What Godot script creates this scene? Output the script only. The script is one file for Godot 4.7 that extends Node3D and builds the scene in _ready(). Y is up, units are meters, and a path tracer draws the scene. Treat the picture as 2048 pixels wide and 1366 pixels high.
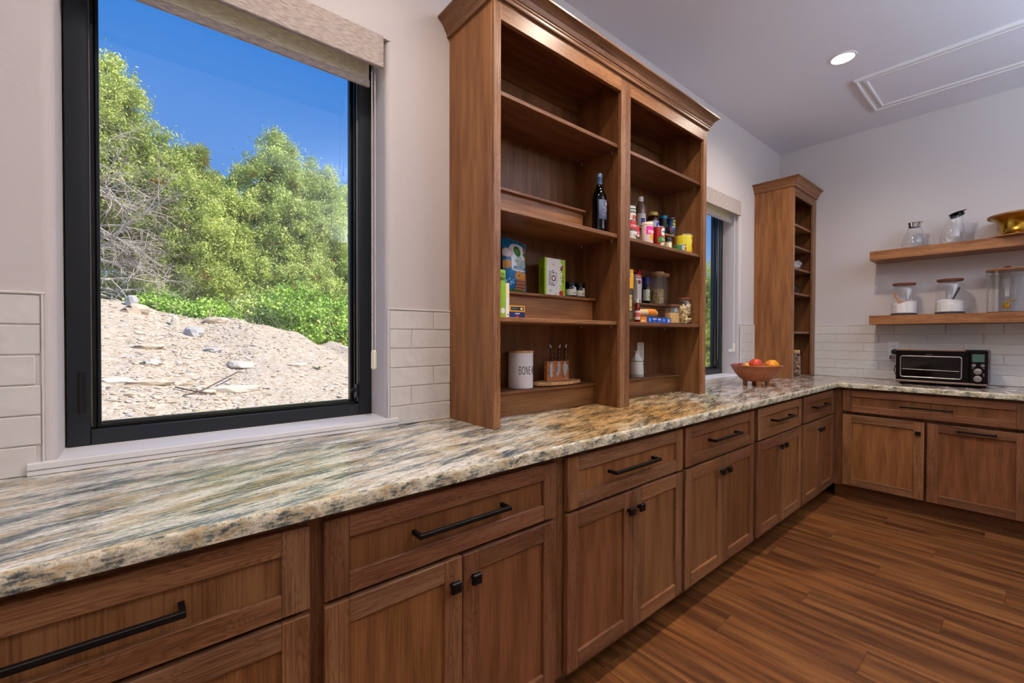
extends Node3D
# A pantry corner: walnut-stained cabinets under a granite worktop, open shelving, two windows on a dirt bank with junipers.
# x runs along the window wall to the far wall, z comes out of the window wall into the room, y is up; metres.

class MB:
	var v := PackedVector3Array()
	var n := PackedVector3Array()
	var t := PackedVector2Array()
	var i := PackedInt32Array()
	var xf := Transform3D.IDENTITY
	var off := Vector2.ZERO

	func poly(p: Array, hint: Vector3, uv: Array = [], nr: Array = []) -> void:
		var c: Vector3 = (p[1] - p[0]).cross(p[2] - p[0])
		if c.length_squared() < 1e-16 and p.size() > 3:
			c = (p[2] - p[0]).cross(p[3] - p[0])
		var flip := c.dot(hint) < 0.0
		var nn := (-c if flip else c).normalized()
		var b := v.size()
		for k in p.size():
			v.append(xf * (p[k] as Vector3))
			n.append((xf.basis * ((nr[k] as Vector3) if nr.size() else nn)).normalized())
			t.append((uv[k] as Vector2) + off if uv.size() else off)
		for k in range(1, p.size() - 1):
			if flip:
				i.append_array(PackedInt32Array([b, b + k, b + k + 1]))
			else:
				i.append_array(PackedInt32Array([b, b + k + 1, b + k]))

	static func guv(p: Vector3, a: int, g: int) -> Vector2:
		if a == g:
			return Vector2(p[(a + 1) % 3], p[(a + 2) % 3] * 0.3)
		return Vector2(p[3 - a - g], p[g])

	func bx(mn: Vector3, mx: Vector3, bev := 0.0, g := 1) -> void:
		var b: float = minf(bev, 0.45 * minf(mx.x - mn.x, minf(mx.y - mn.y, mx.z - mn.z)))
		var c := (mn + mx) * 0.5
		for a in 3:
			var p := (a + 1) % 3
			var q := (a + 2) % 3
			for s in [-1, 1]:
				var pts := []
				var uv := []
				for k in [[-1, -1], [1, -1], [1, 1], [-1, 1]]:
					var o := Vector3()
					o[a] = mx[a] if s > 0 else mn[a]
					o[p] = mx[p] - b if k[0] > 0 else mn[p] + b
					o[q] = mx[q] - b if k[1] > 0 else mn[q] + b
					pts.append(o)
					uv.append(guv(o, a, g))
				var h := Vector3()
				h[a] = s
				poly(pts, h, uv)
		if b <= 0.0:
			return
		for q in 3:
			var a := (q + 1) % 3
			var p := (q + 2) % 3
			for sa in [-1, 1]:
				for sp in [-1, 1]:
					var pts := []
					var uv := []
					for k in [[0, -1], [0, 1], [1, 1], [1, -1]]:
						var o := Vector3()
						o[a] = (mx[a] if sa > 0 else mn[a]) - (sa * b if k[0] == 1 else 0.0)
						o[p] = (mx[p] if sp > 0 else mn[p]) - (sp * b if k[0] == 0 else 0.0)
						o[q] = mx[q] - b if k[1] > 0 else mn[q] + b
						pts.append(o)
						uv.append(guv(o, a, g))
					var h := Vector3()
					h[a] = sa
					h[p] = sp
					poly(pts, h, uv)
		for sx in [-1, 1]:
			for sy in [-1, 1]:
				for sz in [-1, 1]:
					var s := Vector3(sx, sy, sz)
					var e := Vector3(mx.x if sx > 0 else mn.x, mx.y if sy > 0 else mn.y, mx.z if sz > 0 else mn.z)
					var pts := []
					var uv := []
					for a in 3:
						var o := e - s * b
						o[a] = e[a]
						pts.append(o)
						uv.append(guv(o, a, g))
					poly(pts, s, uv)

	func lathe(pr: Array, segs := 24, a0 := 0.0, a1 := TAU, vs := 1.0) -> void:
		var m := pr.size()
		var sn := []
		for k in m - 1:
			var d: Vector2 = pr[k + 1] - pr[k]
			sn.append(Vector2(d.y, -d.x).normalized())
		var hmin: float = pr[0].y
		var hmax: float = pr[0].y
		for k in pr:
			hmin = minf(hmin, k.y)
			hmax = maxf(hmax, k.y)
		var hs := maxf(hmax - hmin, 1e-5)
		for k in m - 1:
			var na: Vector2 = sn[k]
			var nb: Vector2 = sn[k]
			if k > 0 and sn[k - 1].dot(sn[k]) > 0.75:
				na = (sn[k - 1] + sn[k]).normalized()
			if k < m - 2 and sn[k + 1].dot(sn[k]) > 0.75:
				nb = (sn[k + 1] + sn[k]).normalized()
			var p0: Vector2 = pr[k]
			var p1: Vector2 = pr[k + 1]
			var b := v.size()
			for j in segs + 1:
				var f := float(j) / segs
				var a := lerpf(a0, a1, f)
				var s := sin(a)
				var c := cos(a)
				v.append(xf * Vector3(s * p0.x, p0.y, c * p0.x))
				n.append((xf.basis * Vector3(s * na.x, na.y, c * na.x)).normalized())
				t.append(Vector2(f, (1.0 - (p0.y - hmin) / hs) * vs))
				v.append(xf * Vector3(s * p1.x, p1.y, c * p1.x))
				n.append((xf.basis * Vector3(s * nb.x, nb.y, c * nb.x)).normalized())
				t.append(Vector2(f, (1.0 - (p1.y - hmin) / hs) * vs))
			for j in segs:
				var o := b + j * 2
				if p0.x > 1e-6:
					i.append_array(PackedInt32Array([o, o + 3, o + 2] if true else []))
				if p1.x > 1e-6 and p0.x > 1e-6:
					i.append_array(PackedInt32Array([o, o + 1, o + 3]))
				elif p1.x > 1e-6:
					i.append_array(PackedInt32Array([o, o + 1, o + 3]))

	func tube(pts: Array, rad, sides := 8, caps := true) -> void:
		var m := pts.size()
		var side := Vector3.UP
		var b := v.size()
		var run := 0.0
		for k in m:
			var d: Vector3 = (pts[mini(k + 1, m - 1)] - pts[maxi(k - 1, 0)]).normalized()
			if k == 0:
				side = d.cross(Vector3.UP if absf(d.y) < 0.9 else Vector3.RIGHT).normalized()
			side = (side - d * side.dot(d)).normalized()
			var up := d.cross(side)
			var r: float = rad[k] if rad is Array else rad
			if k > 0:
				run += (pts[k] - pts[k - 1]).length()
			for j in sides + 1:
				var a := TAU * j / sides
				var o := side * cos(a) + up * sin(a)
				v.append(xf * ((pts[k] as Vector3) + o * r))
				n.append((xf.basis * o).normalized())
				t.append(Vector2(float(j) / sides * TAU * r, run) + off)
		for k in m - 1:
			for j in sides:
				var o := b + k * (sides + 1) + j
				var w := o + sides + 1
				i.append_array(PackedInt32Array([o, w, o + 1, o + 1, w, w + 1]))
		if caps:
			for e in [0, m - 1]:
				var d: Vector3 = (pts[1] - pts[0]) if e == 0 else (pts[m - 1] - pts[m - 2])
				var ring := []
				for j in sides:
					ring.append(xf.affine_inverse() * v[b + e * (sides + 1) + j])
				poly(ring, -d if e == 0 else d)

	func prism(pg: PackedVector2Array, z0: float, z1: float, bev := 0.0) -> void:
		var inner := pg
		if bev > 0.0:
			var res := Geometry2D.offset_polygon(pg, -bev, Geometry2D.JOIN_MITER)
			if res.size() and res[0].size() == pg.size():
				inner = res[0]
				var best := 0
				for k in inner.size():
					if inner[k].distance_to(pg[0]) < inner[best].distance_to(pg[0]):
						best = k
				var rot := PackedVector2Array()
				for k in inner.size():
					rot.append(inner[(best + k) % inner.size()])
				inner = rot
			else:
				bev = 0.0
		var tr := Geometry2D.triangulate_polygon(inner)
		for k in range(0, tr.size(), 3):
			var p := []
			var q := []
			var uv := []
			for j in 3:
				var w: Vector2 = inner[tr[k + j]]
				p.append(Vector3(w.x, w.y, z1))
				q.append(Vector3(w.x, w.y, z0))
				uv.append(w)
			poly(p, Vector3(0, 0, 1), uv)
			poly(q, Vector3(0, 0, -1), uv)
		var cw := Geometry2D.is_polygon_clockwise(pg)
		for k in pg.size():
			var a := pg[k]
			var b := pg[(k + 1) % pg.size()]
			var a2 := inner[k]
			var b2 := inner[(k + 1) % pg.size()]
			var o := Vector2(b.y - a.y, a.x - b.x) * (-1.0 if cw else 1.0)
			var h := Vector3(o.x, o.y, 0)
			var uvs := [Vector2(a.x, z0), Vector2(b.x, z0), Vector2(b.x, z1), Vector2(a.x, z1)]
			poly([Vector3(a.x, a.y, z0 + bev), Vector3(b.x, b.y, z0 + bev), Vector3(b.x, b.y, z1 - bev), Vector3(a.x, a.y, z1 - bev)], h, uvs)
			if bev > 0.0:
				poly([Vector3(a.x, a.y, z1 - bev), Vector3(b.x, b.y, z1 - bev), Vector3(b2.x, b2.y, z1), Vector3(a2.x, a2.y, z1)], h + Vector3(0, 0, h.length()), uvs)
				poly([Vector3(a.x, a.y, z0 + bev), Vector3(b.x, b.y, z0 + bev), Vector3(b2.x, b2.y, z0), Vector3(a2.x, a2.y, z0)], h - Vector3(0, 0, h.length()), uvs)

	func ellipsoid(c: Vector3, r: Vector3, rows := 12, cols := 20, lump := 0.0, seed_ := 1) -> void:
		var nz := FastNoiseLite.new()
		nz.seed = seed_
		nz.frequency = 1.3
		var b := v.size()
		for a in rows + 1:
			for o in cols + 1:
				var th := PI * a / rows
				var ph := TAU * (o % cols) / cols
				var d := Vector3(sin(th) * sin(ph), cos(th), sin(th) * cos(ph))
				var k := 1.0 + lump * nz.get_noise_3d(d.x, d.y, d.z)
				v.append(xf * (c + d * r * k))
				n.append((xf.basis * (d / r)).normalized())
				t.append(Vector2(float(o) / cols, float(a) / rows))
		for a in rows:
			for o in cols:
				var e := b + a * (cols + 1) + o
				var w := e + cols + 1
				i.append_array(PackedInt32Array([e, e + 1, w, e + 1, w + 1, w]))

	func mesh(m: Material = null) -> ArrayMesh:
		var am := ArrayMesh.new()
		add_to(am, m)
		return am

	func add_to(am: ArrayMesh, m: Material) -> void:
		if i.is_empty():
			return
		var arr := []
		arr.resize(Mesh.ARRAY_MAX)
		arr[Mesh.ARRAY_VERTEX] = v
		arr[Mesh.ARRAY_NORMAL] = n
		arr[Mesh.ARRAY_TEX_UV] = t
		arr[Mesh.ARRAY_INDEX] = i
		am.add_surface_from_arrays(Mesh.PRIMITIVE_TRIANGLES, arr)
		am.surface_set_material(am.get_surface_count() - 1, m)


# ---------------------------------------------------------------- small helpers
var rng := RandomNumberGenerator.new()
var used := {}
var M := {}

func numbered(called: String) -> String:
	var k: int = used.get(called, -1) + 1
	used[called] = k
	return called if k == 0 else "%s_%03d" % [called, k]

func tag(o: Node, label: String, category: String, group := "", kind := "") -> Node:
	o.set_meta("label", label)
	if category:
		o.set_meta("category", category)
	if group:
		o.set_meta("group", group)
	if kind:
		o.set_meta("kind", kind)
	return o

func thing(called: String, label: String, category: String, at := Vector3.ZERO, turn := 0.0, group := "") -> Node3D:
	var o := Node3D.new()
	o.name = numbered(called)
	add_child(o)
	o.position = at
	o.rotation.y = turn
	tag(o, label, category, group)
	return o

# one mesh, one name: a part under a thing, or a thing of its own
func put(called: String, mesh: Mesh, parent: Node = null, at := Vector3.ZERO, turn := 0.0) -> MeshInstance3D:
	var o := MeshInstance3D.new()
	o.mesh = mesh
	o.cast_shadow = GeometryInstance3D.SHADOW_CASTING_SETTING_ON
	if parent == null:
		o.name = numbered(called)
		add_child(o)
	else:
		o.name = called
		parent.add_child(o, true)
	o.position = at
	o.rotation.y = turn
	return o

func box(called: String, mn: Vector3, mx: Vector3, m: Material, parent: Node = null, bev := 0.0, g := 1) -> MeshInstance3D:
	var b := MB.new()
	b.off = rnd_off()
	b.bx(mn, mx, bev, g)
	return put(called, b.mesh(m), parent)

func rnd_off() -> Vector2:
	return Vector2(rng.randf() * 3.0, rng.randf() * 3.0)

func struct(called: String, mesh: Mesh, label := "") -> MeshInstance3D:
	var o := put(called, mesh)
	o.set_meta("kind", "structure")
	if label:
		o.set_meta("label", label)
	return o

func mat(c: Color, rough := 0.6, metal := 0.0) -> StandardMaterial3D:
	var m := StandardMaterial3D.new()
	m.albedo_color = c
	m.roughness = rough
	m.metallic = metal
	return m

func tex_mat(tx: Texture2D, rough := 0.6, scale := Vector3.ONE, tint := Color.WHITE) -> StandardMaterial3D:
	var m := mat(tint, rough)
	m.albedo_texture = tx
	m.uv1_scale = scale
	return m

func glass(alpha := 0.06, tint := Color(0.96, 0.98, 0.97)) -> StandardMaterial3D:
	var m := mat(Color(tint.r, tint.g, tint.b, alpha), 0.02)
	m.transparency = BaseMaterial3D.TRANSPARENCY_ALPHA
	return m

# ---------------------------------------------------------------- textures
func noise(freq: float, sd: int, oct := 4, kind := FastNoiseLite.TYPE_SIMPLEX_SMOOTH) -> FastNoiseLite:
	var z := FastNoiseLite.new()
	z.noise_type = kind
	z.seed = sd
	z.frequency = freq
	z.fractal_octaves = oct
	return z

# a seamless noise field of w x h bytes, drawn from a smaller one so that it is stretched by fx, fy
func field(z: FastNoiseLite, w: int, h: int, fx := 1, fy := 1) -> PackedByteArray:
	var sw := w / fx
	var sh := h / fy
	var small := z.get_seamless_image(sw, sh)
	if fx == 1 and fy == 1:
		return small.get_data()
	var pad := 4
	var wide := Image.create(sw + 2 * pad, sh + 2 * pad, false, Image.FORMAT_L8)
	for oy in [-1, 0, 1]:
		for ox in [-1, 0, 1]:
			wide.blit_rect(small, Rect2i(0, 0, sw, sh), Vector2i(pad + ox * sw, pad + oy * sh))
	wide.resize((sw + 2 * pad) * fx, (sh + 2 * pad) * fy, Image.INTERPOLATE_CUBIC)
	return wide.get_region(Rect2i(pad * fx, pad * fy, w, h)).get_data()

func byte_image(d: PackedByteArray, w: int, h: int) -> ImageTexture:
	return ImageTexture.create_from_image(Image.create_from_data(w, h, false, Image.FORMAT_RGB8, d))

# stops: [position 0..255, r, g, b]; returns 256 * 3 bytes
func ramp(stops: Array) -> PackedByteArray:
	var out := PackedByteArray()
	out.resize(768)
	var k := 0
	for x in 256:
		while k < stops.size() - 2 and x > stops[k + 1][0]:
			k += 1
		var a: Array = stops[k]
		var b: Array = stops[k + 1]
		var f := clampf((x - a[0]) / float(b[0] - a[0]), 0.0, 1.0)
		for c in 3:
			out[x * 3 + c] = int(lerpf(a[c + 1], b[c + 1], f))
	return out

# stained wood, grain along v: growth lines, fibres and blotches where the stain took
func wood_texture(sd: int, w: int, h: int, lines: float, stops: Array, kl: float, kf: float, kb: float) -> ImageTexture:
	var bend := field(noise(0.014, sd, 3), w, h, 1, 8)
	var fibre := field(noise(0.16, sd + 1, 3), w, h, 1, 32)
	var blot := field(noise(0.05, sd + 2, 2), w, h, 4, 32)
	var pore := field(noise(0.35, sd + 3, 2), w, h, 1, 8)
	var rm := ramp(stops)
	var wave := PackedFloat32Array()
	wave.resize(1024)
	for k in 1024:
		var f := k / 1024.0
		wave[k] = pow(0.5 + 0.5 * cos(f * TAU), 3.0) + 0.25 * f
	var out := PackedByteArray()
	out.resize(w * h * 3)
	var p := 0
	var whole := roundf(lines)
	for y in h:
		for x in w:
			var ring := (float(x) / w * whole + bend[p] * 0.045) * 1024.0
			var g := 128.0 - wave[int(ring) & 1023] * kl + (fibre[p] - 128) * kf + (blot[p] - 128) * kb
			if pore[p] > 196:
				g -= 18.0
			var q := clampi(int(g), 0, 255) * 3
			out[p * 3] = rm[q]
			out[p * 3 + 1] = rm[q + 1]
			out[p * 3 + 2] = rm[q + 2]
			p += 1
	return byte_image(out, w, h)

# granite: cream quartz, gold feldspar and blue-grey mica drawn out into flowing streaks along u
func warped(freq: float, sd: int, oct: int, amp: float, wf: float) -> FastNoiseLite:
	var z := noise(freq, sd, oct)
	z.domain_warp_enabled = true
	z.domain_warp_amplitude = amp
	z.domain_warp_frequency = wf
	z.domain_warp_fractal_octaves = 3
	return z

func granite_texture(w: int, h: int, lift := 14, veins := 0.85) -> ImageTexture:
	var band := field(warped(0.016, 11, 5, 44.0, 0.012), w, h, 4, 1)
	var gold := field(warped(0.017, 12, 4, 40.0, 0.014), w, h, 4, 1)
	var va := field(warped(0.013, 13, 4, 48.0, 0.012), w, h, 4, 1)
	var vb := field(warped(0.020, 17, 4, 42.0, 0.016), w, h, 4, 1)
	var grain := field(noise(0.18, 14, 3), w, h, 2, 1)
	var chip := field(noise(0.09, 15, 4), w, h, 8, 1)
	var cream := ramp([[0, 78, 88, 94], [60, 112, 121, 124], [100, 160, 162, 154], [138, 202, 199, 184], [190, 224, 220, 208], [255, 238, 235, 228]])
	var out := PackedByteArray()
	out.resize(w * h * 3)
	for p in w * h:
		var gr := int(grain[p]) - 128
		var ch := int(chip[p]) - 128
		var q := clampi(int(band[p]) + lift + (gr >> 2) + ch, 0, 255) * 3
		var r := float(cream[q])
		var g := float(cream[q + 1])
		var b := float(cream[q + 2])
		var au := clampf((int(gold[p]) + gr * 0.6 + ch * 0.9 - 150.0) / 55.0, 0.0, 0.62)
		r = lerpf(r, 180.0, au)
		g = lerpf(g, 148.0, au)
		b = lerpf(b, 102.0, au)
		var broken := clampf((int(chip[p]) - 60) / 70.0, 0.0, 1.0)
		var dark := clampf(1.0 - absf(float(va[p]) - 128.0 + gr * 0.04) / 6.0, 0.0, 1.0) * 0.75
		dark = maxf(dark, clampf(1.0 - absf(float(vb[p]) - 120.0 + gr * 0.04) / 4.5, 0.0, 1.0) * 0.62) * broken
		if chip[p] > 190:
			dark = maxf(dark, clampf((int(chip[p]) - 190 + gr * 0.2) / 25.0, 0.0, 0.6))
		dark *= veins
		r = lerpf(r, 72.0, dark)
		g = lerpf(g, 72.0, dark)
		b = lerpf(b, 80.0, dark)
		out[p * 3] = clampi(int(r) + gr / 7, 0, 255)
		out[p * 3 + 1] = clampi(int(g) + gr / 7, 0, 255)
		out[p * 3 + 2] = clampi(int(b) + gr / 7, 0, 255)
	return byte_image(out, w, h)

func noise_tex(freq: float, sd: int, a: Color, b: Color, size := 256, oct := 4, normal := 0.0) -> NoiseTexture2D:
	var x := NoiseTexture2D.new()
	x.width = size
	x.height = size
	x.seamless = true
	x.noise = noise(freq, sd, oct)
	if normal > 0.0:
		x.as_normal_map = true
		x.bump_strength = normal
	else:
		var g := Gradient.new()
		g.set_color(0, a)
		g.set_color(1, b)
		g.set_offset(0, 0.25)
		g.set_offset(1, 0.75)
		x.color_ramp = g
	return x

func triplanar(m: StandardMaterial3D, k: float, world := true) -> StandardMaterial3D:
	m.uv1_triplanar = true
	m.uv1_world_triplanar = world
	m.uv1_scale = Vector3(k, k, k)
	return m

# a print: paint rectangles and ovals into a little picture, u from left to right, v from the top
class Print:
	var im: Image
	func _init(w: int, h: int, c: Color) -> void:
		im = Image.create(w, h, false, Image.FORMAT_RGB8)
		im.fill(c)
	func r(x: float, y: float, w: float, h: float, c: Color) -> Print:
		im.fill_rect(Rect2i(int(x * im.get_width()), int(y * im.get_height()), maxi(1, int(w * im.get_width())), maxi(1, int(h * im.get_height()))), c)
		return self
	func o(x: float, y: float, rx: float, ry: float, c: Color) -> Print:
		var w := im.get_width()
		var h := im.get_height()
		for py in range(maxi(0, int((y - ry) * h)), mini(h, int((y + ry) * h) + 1)):
			for px in range(maxi(0, int((x - rx) * w)), mini(w, int((x + rx) * w) + 1)):
				if pow((px + 0.5 - x * w) / (rx * w), 2) + pow((py + 0.5 - y * h) / (ry * h), 2) <= 1.0:
					im.set_pixel(px, py, c)
		return self
	func dots(x: float, y: float, w: float, h: float, cols: Array, k: int, s: float, sd: int) -> Print:
		var g := RandomNumberGenerator.new()
		g.seed = sd
		for q in k:
			o(x + g.randf() * w, y + g.randf() * h, s * (0.6 + 0.8 * g.randf()), s * (0.6 + 0.8 * g.randf()) * im.get_width() / im.get_height(), cols[g.randi() % cols.size()])
		return self
	func m(rough := 0.45) -> StandardMaterial3D:
		var q := StandardMaterial3D.new()
		q.albedo_texture = ImageTexture.create_from_image(im)
		q.roughness = rough
		return q

func font(serif := false, bold := false) -> Font:
	var f := SystemFont.new()
	f.font_names = PackedStringArray(["Droid Serif" if serif else "Droid Sans"])
	f.font_weight = 700 if bold else 400
	return f

# raised lettering, cap height cap, laid on a plane (bend = 0) or round an upright cylinder of radius bend; xf places it
func letters(parent: Node, txt: String, m: Material, xf: Transform3D, cap: float, bend := 0.0, wide := 1.0, bold := false, serif := false) -> void:
	var tm := TextMesh.new()
	tm.text = txt
	tm.font = font(serif, bold)
	tm.font_size = 48
	tm.pixel_size = cap / 34.0
	tm.curve_step = 3.0
	tm.depth = minf(0.0008, cap * 0.06)
	var arr := tm.get_mesh_arrays()
	var vs: PackedVector3Array = arr[Mesh.ARRAY_VERTEX]
	var ns: PackedVector3Array = arr[Mesh.ARRAY_NORMAL]
	for k in vs.size():
		var p := vs[k]
		p.x *= wide
		if bend > 0.0:
			var a := p.x / bend
			p = Vector3(sin(a) * (bend + p.z), p.y, cos(a) * (bend + p.z))
			ns[k] = ns[k].rotated(Vector3.UP, a)
		vs[k] = xf * p
		ns[k] = (xf.basis * ns[k]).normalized()
	arr[Mesh.ARRAY_VERTEX] = vs
	arr[Mesh.ARRAY_NORMAL] = ns
	arr[Mesh.ARRAY_TANGENT] = null
	var am := ArrayMesh.new()
	am.add_surface_from_arrays(Mesh.PRIMITIVE_TRIANGLES, arr)
	am.surface_set_material(0, m)
	put("lettering", am, parent)

func at(x: float, y: float, z: float, turn := 0.0) -> Transform3D:
	return Transform3D(Basis(Vector3.UP, turn), Vector3(x, y, z))

# ---------------------------------------------------------------- the build
const CEIL := 3.055
const BACK := 4.81        # far wall
const TOP := 0.914        # worktop
const FACE := 0.618       # fronts of doors and drawers
const WARM := Color(1.0, 0.935, 0.865)

func _ready() -> void:
	rng.seed = 20240611
	var cam := Camera3D.new()
	cam.name = "camera"
	add_child(cam)
	cam.transform = Transform3D(Basis(Vector3(0.76493548, 0.0023172, 0.64410274), Vector3(0.00576962, 0.99992876, -0.01044929), Vector3(-0.64408107, 0.01170926, 0.76486762)), Vector3(0, 1.268, 1.632))
	cam.fov = 75.585
	cam.near = 0.05
	cam.far = 300.0
	var we := WorldEnvironment.new()
	we.name = "world"
	add_child(we)
	var env := Environment.new()
	we.environment = env
	env.tonemap_mode = Environment.TONE_MAPPER_LINEAR
	env.tonemap_exposure = 1.0
	env.sdfgi_enabled = true
	env.ssao_enabled = true
	env.ssil_enabled = true
	env.background_mode = Environment.BG_SKY
	var sm := ProceduralSkyMaterial.new()
	sm.sky_top_color = Color(0.03, 0.23, 0.76).linear_to_srgb()
	sm.sky_horizon_color = Color(0.40, 0.64, 0.95).linear_to_srgb()
	sm.sky_curve = 0.15
	sm.ground_bottom_color = Color(0.42, 0.38, 0.33).linear_to_srgb()
	sm.ground_horizon_color = Color(0.45, 0.43, 0.40).linear_to_srgb()
	env.sky = Sky.new()
	env.sky.sky_material = sm
	var sun := DirectionalLight3D.new()
	sun.name = "sun"
	add_child(sun)
	sun.look_at_from_position(Vector3.ZERO, -Vector3(0.45, 0.64, 0.48), Vector3.UP)
	sun.light_color = Color(1.0, 0.95, 0.87)
	sun.light_energy = 2.15
	sun.light_angular_distance = 0.53
	sun.shadow_enabled = true
	sun.sky_mode = DirectionalLight3D.SKY_MODE_LIGHT_ONLY
	materials()
	room()
	ceiling_lamps()
	windows()
	cabinets()
	worktop()
	bookcase()
	corner_bookcase()
	wall_shelves()
	outdoors()
	shelf_goods()
	counter_things()

func materials() -> void:
	var stain := [[0, 78, 48, 29], [60, 108, 71, 45], [128, 143, 101, 69], [190, 161, 118, 83], [255, 182, 138, 100]]
	var wa := wood_texture(3, 512, 1024, 8.0, stain, 40.0, 0.42, 0.30)
	var wb := wood_texture(21, 512, 1024, 7.0, stain, 8.0, 0.34, 0.30)
	for k in 4:
		var tint: Color = [Color(1, 1, 1), Color(0.90, 0.86, 0.84), Color(1.06, 1.03, 0.98), Color(0.96, 0.90, 0.90)][k]
		M["wood%d" % k] = wood_mat(wa, tint, 0.36)
		M["panel%d" % k] = wood_mat(wb, tint * Color(0.98, 0.94, 0.84), 0.4)
	M.case_in = wood_mat(wb, Color(0.86, 0.82, 0.76), 0.45)
	M.frame = wood_mat(wa, Color(0.86, 0.80, 0.74), 0.38)
	M.kick = M.frame
	var floor_stops := [[0, 70, 38, 20], [70, 104, 62, 34], [128, 136, 85, 47], [185, 160, 105, 60], [255, 190, 134, 84]]
	var wf := wood_texture(51, 512, 1024, 3.0, floor_stops, 26.0, 0.42, 0.62)
	for k in 3:
		var fm := wood_mat(wf, [Color(0.84, 0.83, 0.78), Color(0.79, 0.76, 0.72), Color(0.88, 0.85, 0.77)][k], 0.42)
		fm.uv1_scale = Vector3(1.0 / 0.42, 1.0 / 1.6, 1)
		M["plank%d" % k] = fm
	M.shelf_wood = wood_mat(wa, Color(1.12, 1.06, 0.96), 0.36)
	var gr := tex_mat(granite_texture(2048, 1024), 0.16, Vector3(1.0 / 2.3, 1.0 / 1.15, 1))
	var zone := Image.create(128, 32, false, Image.FORMAT_RGB8)
	var zn := noise(0.05, 77, 3)
	for x in 128:
		for y in 32:
			var wx := x / 128.0 * 5.8 - 0.9 + zn.get_noise_2d(x * 1.4, y * 3.0) * 0.7
			var au := clampf(1.0 - absf(wx - 1.75) / 1.0, 0.0, 1.0)
			au = au * au * (3 - 2 * au)
			var mauve := clampf((wx - 2.7) / 0.7, 0.0, 1.0)
			zone.set_pixel(x, y, Color(1, 1, 1).lerp(Color(0.95, 0.78, 0.56), au).lerp(Color(0.92, 0.865, 0.86), mauve))
	gr.detail_enabled = true
	gr.detail_albedo = ImageTexture.create_from_image(zone)
	gr.detail_uv_layer = BaseMaterial3D.DETAIL_UV_2
	gr.detail_blend_mode = BaseMaterial3D.BLEND_MODE_MUL
	gr.metallic_specular = 0.5
	M.granite = gr
	var ge := tex_mat(granite_texture(1024, 512, 34, 0.6), 0.34, Vector3(1.0 / 1.1, 1.0 / 0.55, 1), Color(1.0, 0.97, 0.89))
	M.granite_edge = ge
	var bumpy := noise_tex(0.03, 5, Color.BLACK, Color.WHITE, 512, 4, 1.4)
	var wall := mat(Color(0.815, 0.78, 0.765), 0.85)
	wall.normal_enabled = true
	wall.normal_texture = bumpy
	wall.normal_scale = 0.25
	M.wall = triplanar(wall, 1.6)
	var ceil_m := mat(Color(0.925, 0.92, 0.955), 0.9)
	ceil_m.normal_enabled = true
	ceil_m.normal_texture = bumpy
	ceil_m.normal_scale = 0.3
	M.ceiling = triplanar(ceil_m, 1.3)
	M.white = mat(Color(0.90, 0.89, 0.89), 0.45)
	var tile := mat(Color(0.86, 0.84, 0.815), 0.16)
	tile.normal_enabled = true
	tile.normal_texture = noise_tex(0.012, 9, Color.BLACK, Color.WHITE, 512, 2, 6.0)
	tile.normal_scale = 0.5
	M.tile = triplanar(tile, 2.2)
	M.grout = mat(Color(0.83, 0.81, 0.785), 0.9)
	M.black = mat(Color(0.07, 0.098, 0.125), 0.36)
	M.gasket = mat(Color(0.025, 0.027, 0.03), 0.5)
	M.sash = mat(Color(0.03, 0.033, 0.037), 0.14)
	M.pull = mat(Color(0.03, 0.028, 0.03), 0.42, 0.3)
	M.pane = glass(0.01)
	M.clear = glass(0.012, Color(0.93, 0.96, 0.95))
	var thick := mat(Color(1, 1, 1, 0.005), 0.0)
	thick.transparency = BaseMaterial3D.TRANSPARENCY_ALPHA
	thick.refraction_enabled = true
	thick.refraction_scale = 0.05
	M.thick = thick
	M.chrome = mat(Color(0.85, 0.85, 0.86), 0.12, 1.0)
	M.steel = mat(Color(0.72, 0.70, 0.69), 0.3, 1.0)
	M.brass = mat(Color(0.72, 0.56, 0.20), 0.22, 1.0)
	M.ink = mat(Color(0.12, 0.11, 0.11), 0.6)
	M.cream = mat(Color(0.93, 0.90, 0.80), 0.5)
	M.paper = mat(Color(0.93, 0.92, 0.90), 0.5)
	M.red = mat(Color(0.78, 0.06, 0.07), 0.4)
	M.green = mat(Color(0.25, 0.50, 0.12), 0.5)
	M.walnut = wood_mat(wb, Color(0.80, 0.66, 0.60), 0.42)
	M.chrome_soft = mat(Color(0.80, 0.80, 0.82), 0.35, 0.6)
	M.steel_warm = mat(Color(0.66, 0.57, 0.52), 0.32, 0.9)
	M.acacia_round = tex_mat(wb, 0.4, Vector3(0.35, 0.6, 1), Color(1.15, 0.95, 0.78))
	M.light_wood = wood_mat(wb, Color(1.45, 1.55, 1.50), 0.45)
	M.acacia = wood_mat(wa, Color(1.30, 1.18, 1.0), 0.4)

func wood_mat(tx: Texture2D, tint: Color, rough: float) -> StandardMaterial3D:
	var m := tex_mat(tx, rough, Vector3(1.0 / 0.45, 1.0 / 1.1, 1), tint)
	m.metallic_specular = 0.4
	return m

# ---------------------------------------------------------------- room shell
const W1 := [-0.168, 0.735]
const W2 := [3.02, 3.925]
const SILL := 0.917
const HEAD := 2.418

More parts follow.
